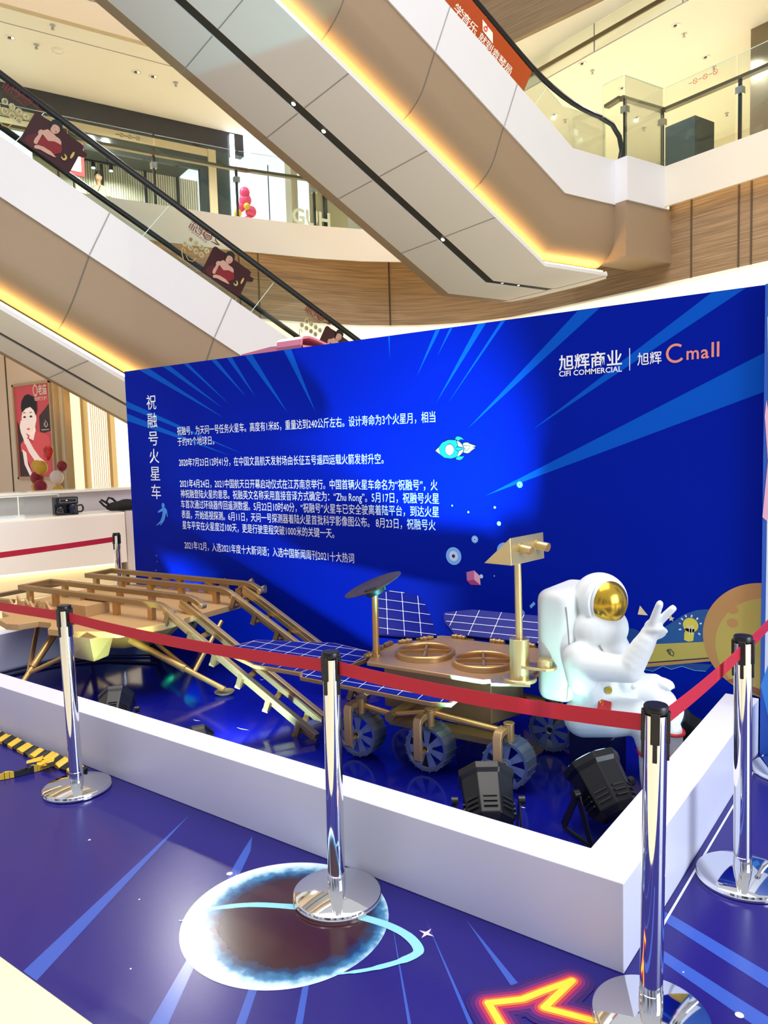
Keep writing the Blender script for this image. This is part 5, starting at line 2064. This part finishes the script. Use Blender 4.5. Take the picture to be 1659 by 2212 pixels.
# coffee machine
co = Vector(mall(2.05, 9.66, .936))
t = thing('coffee_machine', 'black coffee machine with glass jug on the white counter', 'coffee machine', co)
b = MB(mall, co)
b.use(black)
b.box((1.92, 9.66, .937), (2.17, 9.80, 1.145))
b.box((1.92, 9.58, .937), (2.17, 9.66, .955))
b.box((1.92, 9.58, 1.06), (2.17, 9.66, 1.145))
b.build('housing', t, smooth=False, bevel=.006)
b = MB(mall, co)
b.use(dark).box((1.965, 9.576, 1.085), (2.15, 9.580, 1.125))
b.use(steel)
for lo, hi in (((1.962, 9.574, 1.124), (2.152, 9.58, 1.128)), ((1.962, 9.574, 1.082), (2.152, 9.58, 1.086)), ((1.962, 9.574, 1.082), (1.966, 9.58, 1.128)), ((2.148, 9.574, 1.082), (2.152, 9.58, 1.128))):
    b.box(lo, hi)
b.use(ledwhite).box((2.035, 9.572, 1.105), (2.045, 9.576, 1.112))
b.build('control_panel', t, smooth=False)
b = MB(mall, co)
b.use(mat('jug_glass', '#1a1d22', .08, coat=.5)).lathe([(0, 0), (.040, 0), (.046, .02), (.040, .06), (.030, .075), (0, .075)], (1.975, 9.615, .956), 24)
b.build('jug', t)
b = MB(mall, co)
b.use(mat('kettle_dark', '#14192b', .12, coat=.5)).lathe([(0, 0), (.055, 0), (.055, .09), (.048, .10), (0, .102)], (2.115, 9.615, .956), 24)
b.use(black).tube([(2.165, 9.6, 1.04), (2.21, 9.6, 1.045), (2.225, 9.6, 1.02), (2.225, 9.6, .985), (2.205, 9.6, .965), (2.168, 9.6, .965)], .011, 8)
b.build('kettle', t)
# black bag
go = Vector(mall(2.65, 9.70, .936))
t = thing('bag', 'black cloth bag with two loop handles lying on the counter end', 'bag', go)


def bagf(q):
    q.ball((.06, .0, .06), (.19, .09, .062), 20, 12)
    q.ball((.12, .01, .085), (.12, .08, .055), 16, 10)
    q.ball((-.04, -.01, .045), (.10, .08, .042), 16, 10)
    q.ball((.16, 0, .06), (.12, .09, .06), 16, 10)


me = blob(bagf, .012, 3)
o = mesh_ob('bag_body', me, fabric_black, t)
o.rotation_euler = (0, 0, MROT)
for s, k in ((-.04, 1.0), (.05, .9)):
    b = MB()
    b.use(fabric_black).tube([(-.10, s, .03), (-.17, s, .08), (-.215, s, .135), (-.195, s, .150), (-.15, s, .12), (-.08, s, .06)] if k == 1.0 else [(-.07, s, .06), (-.11, s, .12), (-.08, s, .165), (-.035, s, .15), (.01, s, .10)], .013, 8)
    b.build('handle', t, rot=(0, 0, MROT))

# poster light box on the shop wall
fo = Vector((-12.27, 6.9, 1.27))
t = thing('poster', 'tall framed red advertising poster of a woman on the shop wall', 'poster', fo)
b = MB(None, fo)
b.use(MATS['gold_trim'])
for lo, hi in (((-12.86, 6.86, 1.26), (-12.82, 6.9, 2.86)), ((-11.74, 6.86, 1.26), (-11.70, 6.9, 2.86)), ((-12.86, 6.86, 1.26), (-11.70, 6.9, 1.30)), ((-12.86, 6.86, 2.82), (-11.70, 6.9, 2.86))):
    b.box(lo, hi)
b.build('frame', t, smooth=False)
POST = {
 'hair':[(-12.633, 2.459), (-12.599, 2.574), (-12.495, 2.656), (-12.382, 2.674), (-12.224, 2.629), (-12.128, 2.528), (-12.134, 2.394), (-12.18, 2.31), (-12.234, 2.399), (-12.336, 2.462), (-12.486, 2.441), (-12.605, 2.379)],
 'face':[(-12.605, 2.379), (-12.486, 2.441), (-12.336, 2.462), (-12.234, 2.399), (-12.179, 2.32), (-12.174, 2.242), (-12.232, 2.129), (-12.278, 2.053), (-12.431, 1.996), (-12.537, 2.043), (-12.615, 2.164), (-12.637, 2.283)],
 'neck':[(-12.40, 2.06), (-12.24, 2.13), (-12.22, 2.03), (-12.30, 1.90), (-12.45, 1.95)],
 'hand':[(-12.658, 2.264), (-12.575, 2.182), (-12.521, 2.023), (-12.47, 1.982), (-12.58, 1.848), (-12.624, 1.948), (-12.686, 2.048), (-12.711, 2.148)],
 'dress':[(-12.338, 1.861), (-12.241, 2.052), (-11.994, 2.024), (-11.843, 1.962), (-11.802, 1.866), (-11.844, 1.81), (-11.949, 1.812), (-12.05, 1.76), (-12.02, 1.43), (-12.20, 1.32), (-12.40, 1.35), (-12.6, 1.69), (-12.727, 1.733), (-12.73, 1.852), (-12.547, 1.965)],
 'armA':[(-12.61, 1.908), (-12.475, 1.943), (-12.314, 1.763), (-12.15, 1.624), (-11.981, 1.544), (-12.033, 1.41), (-12.236, 1.509), (-12.468, 1.708)],
 'armB':[(-12.684, 1.771), (-12.561, 1.709), (-12.53, 1.512), (-12.404, 1.333), (-12.482, 1.304), (-12.642, 1.513)],
}
pred = mat('poster_red', '#b3434c', .5, emit=(.45, .05, .06), es=.5)
pdark = mat('poster_dark', '#4d3338', .5)
pskin = mat('poster_skin', '#ffe9df', .5, emit=(1, .84, .78), es=.35)
pdress = mat('poster_dress', '#cf4b4f', .5, emit=(.8, .10, .10), es=.35)
b = MB(None, fo)
b.use(pred).box((-12.82, 6.885, 1.30), (-11.74, 6.898, 2.82))
Y_ = 6.884
for i, (pl_, m_) in enumerate((([(-12.80, 1.31), (-12.80, 2.25), (-12.5, 1.9), (-12.4, 1.4), (-12.4, 1.31)], pdark), ([(-11.76, 2.05), (-11.76, 2.5), (-12.1, 2.3), (-12.1, 2.0)], pdark), (POST['neck'], pskin), (POST['dress'], pdress), (POST['armB'], pskin), (POST['armA'], pskin), (POST['face'], pskin), (POST['hand'], pskin), (POST['hair'], hairm))):
    b.use(m_).poly([(x, Y_ - .0012 * i, z) for x, z in pl_])
b.use(hairm)
for x in (-12.53, -12.33):
    b.poly([(x - .055, 6.872, 2.30), (x, 6.872, 2.325), (x + .055, 6.872, 2.30), (x, 6.872, 2.285)])
    b.poly([(x - .06, 6.872, 2.36), (x, 6.872, 2.385), (x + .06, 6.872, 2.365), (x, 6.872, 2.37)])
b.use(pdress).poly([(-12.50, 6.872, 2.10), (-12.43, 6.872, 2.118), (-12.37, 6.872, 2.105), (-12.43, 6.872, 2.08)])
b.build('print', t, smooth=False)
b = MB(None, fo)
b.use(offwhite)
b.text('老庙', lambda x, y: (-12.06 + x, 6.87, 2.72 + y), bold=.03, height=.16, width=.26)
b.poly([(-12.14 + .075 * math.cos(i * PI / 12), 6.87, 2.72 + .10 * math.sin(i * PI / 12)) for i in range(24)])
b.text('给您带来好运气', lambda x, y: (-12.18 + x, 6.87, 2.58 + y), bold=.02, height=.06, width=.38)
b.text('心', lambda x, y: (-11.95 + x, 6.87, 2.17 + y), bold=.02, height=.12, width=.13)
b.box((-12.03, 6.87, 2.065), (-11.80, 6.872, 2.078))
b.use(pred).poly([(-12.14 + .05 * math.cos(i * PI / 12), 6.868, 2.72 + .07 * math.sin(i * PI / 12)) for i in range(24)])
b.build('lettering', t, smooth=False)


def balloons(name, label, items, org, mats_):
    t = thing(name, label, 'balloons', org)
    for p, r, k in items:
        b = MB(None, org)
        if k == 'heart':
            b.use(mats_[k]).ball((p[0] - r * .38, p[1], p[2] + r * .22), (r * .62, r * .35, r * .62), 18, 12)
            b.ball((p[0] + r * .38, p[1], p[2] + r * .22), (r * .62, r * .35, r * .62), 18, 12)
            b.ball((p[0], p[1], p[2] - r * .18), (r * .80, r * .35, r * .62), 18, 12)
            b.ball((p[0], p[1], p[2] - r * .60), (r * .36, r * .28, r * .42), 18, 12)
        else:
            b.use(mats_[k]).lathe([(0, -1.22), (.06, -1.2), (.05, -1.12), (.35, -.92), (.72, -.62), (.95, -.2), (1.0, .1), (.92, .48), (.68, .78), (.35, .95), (0, 1.0)], (0, 0, 0), 24) if False else b.use(mats_[k]).ball(p, (r, r, r * 1.08), 24, 16)
            b.lathe([(0, -.05 * r), (.10 * r, 0), (.03 * r, .10 * r), (.10 * r, .2 * r)], (p[0], p[1], p[2] - r * 1.22), 12)
        b.build('balloon', t, label={'y': 'yellow balloon', 'm': 'maroon balloon', 'w': 'white balloon', 'heart': 'red heart foil balloon', 'p': 'pink balloon'}[k])
    return t


bm_ = {'y': mat('balloon_yellow', '#eebd3f', .3), 'm': mat('balloon_maroon', '#9c1f3c', .28), 'w': mat('balloon_white', '#fbeee2', .3), 'heart': mat('balloon_foil', '#e0342c', .15, .4), 'p': mat('balloon_pink', '#f04b86', .3)}
Yb = 6.3
balloons('balloon_cluster', 'cluster of yellow, maroon and white balloons with a red heart before the poster', [
    ((-10.888, Yb, 1.688), .115, 'heart'), ((-11.221, Yb, 1.498), .080, 'y'), ((-10.94, Yb - .1, 1.468), .100, 'y'), ((-10.70, Yb + .1, 1.486), .075, 'm'), ((-11.152, Yb - .05, 1.315), .096, 'm'), ((-10.70, Yb, 1.32), .100, 'w'), ((-10.895, Yb - .15, 1.195), .094, 'm'), ((-11.27, Yb, 1.18), .080, 'y'), ((-11.08, Yb - .02, 1.08), .090, 'w'), ((-10.68, Yb, 1.12), .08, 'y'), ((-11.0, Yb + .1, .95), .09, 'm')], Vector((-10.95, Yb, .86)), bm_)
b = MB()
b.use(steel).cyl((-10.95, Yb, .86), (-10.95, Yb, 0), .012, seg=10)
b.lathe([(0, 0), (.14, 0), (.14, .015), (0, .02)], (-10.95, Yb, 0), 24)
tag(b.build('balloon_stand'), 'thin stand carrying the balloon cluster at the shop wall', 'stand')
c_ = [((6.86, 14.6, 6.65), .095, 'p'), ((6.97, 14.6, 6.44), .085, 'p'), ((6.83, 14.55, 6.78), .08, 'p'), ((6.68, 14.6, 6.37), .06, 'y'), ((6.84, 14.5, 6.50), .05, 'y'), ((6.78, 14.65, 6.52), .07, 'p'), ((6.9, 14.6, 6.22), .09, 'p')]
balloons('balloon_cluster', 'cluster of pink and yellow balloons at the upper shop entrance', [(mall(*p), r * 1.3, k) for p, r, k in c_], Vector(mall(6.86, 14.6, 6.0)), bm_)

# pink slide-shaped top of a kiosk behind the board
pko = Vector((-5.6, 5.6, 0))
pkm = mat('kiosk_pink', '#e58aa2', .35, noise=(3, .03))
t = thing('kiosk', 'pink kiosk with rolled top edge rising behind the blue board', 'kiosk', pko)
b = MB(None, pko)
b.use(pkm)
b.box((-5.50, 5.2, 0), (-4.72, 6.2, 2.48))
b.prism_y([(-5.50, 2.48), (-4.72, 2.48), (-4.72, 2.56), (-5.10, 2.58), (-5.50, 2.545)], 5.2, 6.0)
b.build('body', t, smooth=False)
b = MB(None, pko)
b.use(pkm)
outl = [(5.21, 2.50), (5.19, 2.56), (5.20, 2.61), (5.24, 2.64), (5.30, 2.648), (5.38, 2.64), (5.66, 2.58), (5.95, 2.50)]
inn = [(y + (.02 if y < 5.3 else .0), z - (.02 if y > 5.2 else 0)) for y, z in outl]
inn[0] = (5.23, 2.50)
for (a0, b0), (a1, b1), (c0_, d0), (c1_, d1) in zip(outl, outl[1:], inn, inn[1:]):
    b.hexa([(-5.02, a0, b0), (-5.02, a1, b1), (-5.02, c1_, d1), (-5.02, c0_, d0)], [(-4.72, a0, b0), (-4.72, a1, b1), (-4.72, c1_, d1), (-4.72, c0_, d0)])
b.build('rolled_top', t)

# dark sign box and sprinklers, downlights on the second floor
to = Vector(mall(13.2, 8.95, 6))
t = thing('sign_box', 'dark glassy sign box with white letters behind the right glass railing', 'sign box', to)
b = MB(mall, to)
b.use(teal).box((13.0, 8.62, 6), (13.6, 9.25, 7.46))
b.build('body', t, smooth=False, bevel=.01)
b = MB(mall, to)
b.use(mat('sign_pale_blue', '#cfe9f2', .4, emit=(.6, .85, .95), es=.5))
b.text('unou', lambda x, y: (12.995, 9.24 - x, 6.55 + y), bold=.02, height=.14, width=.58)
b.build('lettering', t, smooth=False)

fix_d = mat('fixture_dark', '#3a3733', .5)


def ceiling_fix(e, m, kind, label):
    o_ = Vector(mall(e, m, 8.9))
    b = MB(mall, o_)
    if kind == 'downlight':
        b.use(topw).lathe([(.085, 0), (.085, -.012), (.06, -.012), (.055, -.002), (.0, -.001)], (e, m, 8.9), 20)
        b.use(fix_d).lathe([(0, -.004), (.03, -.004), (.03, -.02), (0, -.02)], (e - .012, m, 8.9), 12)
        b.use(MATS['lamp_face']).lathe([(0, -.006), (.02, -.006)], (e + .035, m, 8.9), 12)
        o = b.build('downlight', loc=o_)
    elif kind == 'detector':
        b.use(topw).lathe([(0, -.05), (.06, -.045), (.10, -.02), (.11, 0)], (e, m, 8.9), 20)
        o = b.build('smoke_detector', loc=o_)
    else:
        b.use(steel).lathe([(.045, 0), (.045, -.01), (.012, -.014), (.012, -.06), (.03, -.065), (.03, -.072), (0, -.075)], (e, m, 8.9), 14)
        b.use(fix_d).cyl((e, m, 8.85), (e, m, 8.83), .02, seg=10)
        o = b.build('sprinkler', loc=o_)
    if kind == 'downlight':
        d = bpy.data.lights.new('downlight_beam', 'SPOT')
        d.energy = 400
        d.color = (1, .985, .955)
        d.spot_size = R(150)
        d.spot_blend = .6
        d.shadow_soft_size = .05
        lo_ = bpy.data.objects.new('downlight_beam', d)
        COL.objects.link(lo_)
        lo_.location = mall(e, m, 8.84)
    tag(o, label, {'downlight': 'downlight', 'sprinkler': 'sprinkler', 'detector': 'smoke detector'}[kind])


for e_, m_, k_, l_ in ((3.3, 14.3, 'sprinkler', 'small sprinkler in the ceiling edge strip above the left gallery'),
                       (2.77, 15.08, 'downlight', 'small downlight in the left upper ceiling, nearest the picture edge'),
                       (3.19, 15.1, 'sprinkler', 'sprinkler in the left upper ceiling between a downlight and a round detector'),
                       (3.55, 15.1, 'detector', 'round white smoke detector in the left upper ceiling'),
                       (4.98, 15.18, 'downlight', 'downlight in the left upper ceiling, first of the close pair'),
                       (5.31, 15.19, 'downlight', 'downlight in the left upper ceiling, second of the close pair'),
                       (5.76, 15.21, 'sprinkler', 'sprinkler in the left upper ceiling beside the downlight pair'),
                       (12.51, 8.69, 'downlight', 'downlight in the right upper ceiling, topmost in the picture'),
                       (12.89, 8.78, 'sprinkler', 'sprinkler in the right upper ceiling just below the topmost downlight'),
                       (12.14, 10.48, 'downlight', 'downlight in the right upper ceiling near the hanging glass strip'),
                       (12.53, 10.57, 'sprinkler', 'sprinkler in the right upper ceiling near the hanging glass strip'),
                       (14.01, 9.07, 'downlight', 'downlight in the right upper ceiling beside the bronze column'),
                       (14.48, 9.2, 'sprinkler', 'sprinkler in the right upper ceiling beside the bronze column'),
                       (13.4, 12.37, 'downlight', 'downlight seen through the escalator glass'),
                       (13.82, 12.44, 'sprinkler', 'sprinkler seen through the escalator glass'),
                       (13.67, 10.75, 'downlight', 'downlight seen through the narrow corner glass'),
                       (15.15, 11.51, 'downlight', 'downlight seen through the middle glass panel above the sign box'),
                       (15.79, 11.81, 'sprinkler', 'sprinkler seen through the middle glass panel above the sign box'),
                       (16.74, 10.31, 'sprinkler', 'sprinkler seen through the right glass panel below the handrail'),
                       (18.03, 11.85, 'downlight', 'downlight farthest back near the lined back wall')):
    ceiling_fix(e_, m_, k_, l_)
# ceiling track with spots in the dark upper shop, and one in the pale shop
for e0_, m_, z_, lab in ((3.9, 17.9, 8.05, 'black ceiling track with bright spots in the dark upper shop'), (8.0, 18.2, 7.3, 'black ceiling track with spots in the pale upper shop')):
    o_ = Vector(mall(e0_ + .5, m_, z_))
    t = thing('track_light', lab, 'track light', o_)
    b = MB(mall, o_)
    b.use(black).box((e0_, m_ - .02, z_), (e0_ + 1.5, m_ + .02, z_ + .04))
    b.use(black).box((e0_ + .3, m_ - .01, z_), (e0_ + .32, m_ + .01, 8.3 if e0_ < 5 else 8.86))
    b.use(black).box((e0_ + 1.2, m_ - .01, z_), (e0_ + 1.22, m_ + .01, 8.3 if e0_ < 5 else 8.86))
    b.build('track', t, smooth=False)
    for k in range(4):
        b = MB(mall, o_)
        e_ = e0_ + .15 + .38 * k
        b.use(black).cyl((e_, m_, z_), (e_ - .02, m_ - .05, z_ - .14), .045, seg=14)
        b.use(MATS['led_white']).cyl((e_ - .02, m_ - .05, z_ - .141), (e_ - .0205, m_ - .051, z_ - .145), .04, seg=14)
        b.build('spot_head', t)
        if e0_ < 5 and k % 2 == 0:
            d = bpy.data.lights.new('track_beam', 'SPOT')
            d.energy = 220
            d.color = (1, .96, .88)
            d.spot_size = R(110)
            d.spot_blend = .6
            d.shadow_soft_size = .04
            lo_ = bpy.data.objects.new('track_beam', d)
            COL.objects.link(lo_)
            lo_.location = mall(e_, m_ - .06, z_ - .17)
            lo_.rotation_euler = (Vector(mall(e_ + .6, 18.6, 6.8)) - lo_.location).to_track_quat('-Z', 'Y').to_euler()

# shop worker behind the left glass railing
WO = Vector(mall(4.76, 17.4, 5.98))
t = thing('person', 'person with tied-up dark hair and cream shirt looking down behind the left railing', 'person', WO)
LS = .52 / 1.6     # the visible head is small: keep an adult seen far behind the railing


def wbody(q):
    q.ball((0, 0, .70), (.075, .075, .10), 20, 14)
    q.ball((.045, -.01, .665), (.045, .05, .05), 16, 10)
    q.ball((.078, 0, .685), (.014, .012, .018), 10, 8)
    for s in (-1, 1):
        q.ball((0, .075 * s, .695), (.014, .010, .024), 10, 8)
    q.tube([(0, 0, .62), (-.01, 0, .52)], [.042, .05], 14)
    q.ball((-.01, 0, .47), (.085, .17, .08), 20, 12)
    q.ball((-.01, 0, .30), (.10, .15, .22), 20, 14)
    q.ball((0, 0, .06), (.11, .15, .10), 20, 14)
    for s in (-1, 1):
        q.tube([(0, .16 * s, .47), (.03, .21 * s, .22), (.20, .15 * s, .14)], [.048, .040, .032], 12)
        q.ball((.23, .14 * s, .14), (.045, .03, .02), 12, 8)
        for k in range(4):
            q.tube([(.26, (.125 + .012 * k) * s, .14), (.30, (.123 + .013 * k) * s, .13)], .007, 8)
        q.tube([(.23, .115 * s, .145), (.265, .10 * s, .14)], .008, 8)
        q.tube([(0, .08 * s, .02), (.02, .085 * s, -.40), (.0, .085 * s, -.80)], [.085, .06, .042], 12)
        q.ball((.05, .085 * s, -.815), (.11, .042, .035), 12, 8)


me = blob(wbody, .011, 3)
dz_ = .0
fa = math.atan2(-(WO.y - 0), -(WO.x - 0)) + R(-12)
o = mesh_ob('body', me, skin, t)
o.location = (0, 0, .0)


def wshirt(q):
    q.ball((-.01, 0, .455), (.095, .18, .085), 20, 12)
    q.ball((-.01, 0, .30), (.112, .165, .22), 20, 14)
    for s in (-1, 1):
        q.tube([(0, .165 * s, .465), (.025, .205 * s, .28)], [.062, .056], 12)


o2 = mesh_ob('shirt', blob(wshirt, .012, 3), shirt, t)


def whair(q):
    q.ball((-.015, 0, .735), (.082, .084, .085), 20, 14)
    q.ball((-.04, 0, .68), (.06, .075, .07), 16, 10)
    q.ball((.01, 0, .80), (.05, .055, .035), 14, 10)
    for k in range(6):
        a = R(-40 + 22 * k)
        q.tube([(-.01, 0, .81), (-.01 + .03 * math.cos(a), .09 * math.sin(a), .84)], [.018, .007], 8)


o3 = mesh_ob('hair', blob(whair, .009, 2), hairm, t)
b = MB()
b.use(hairm)
for s in (-1, 1):
    b.ball((.070, .026 * s, .703), (.006, .014, .005), 10, 6)
    b.ball((.068, .027 * s, .724), (.006, .018, .004), 10, 6)
b.use(mat('lip', '#b45b58', .5)).ball((.078, 0, .648), (.007, .018, .005), 10, 6)
o4 = b.build('face_features', t)


def wpants(q):
    q.ball((0, 0, .04), (.118, .16, .10), 20, 14)
    for s in (-1, 1):
        q.tube([(0, .08 * s, .02), (.02, .085 * s, -.40), (.0, .085 * s, -.74)], [.095, .072, .06], 12)


o5 = mesh_ob('trousers', blob(wpants, .013, 2), MATS['dark_frame'], t)
b = MB()
b.use(black).tube([(.085, .05, .50), (.10, .02, .42), (.10, -.02, .35)], .008, 8)
b.build('shirt_trim', t)
t.rotation_euler = (R(0), 0, fa)
t.scale = (1.02, 1.02, 1.02)
t.location = WO + Vector((0, 0, .875))
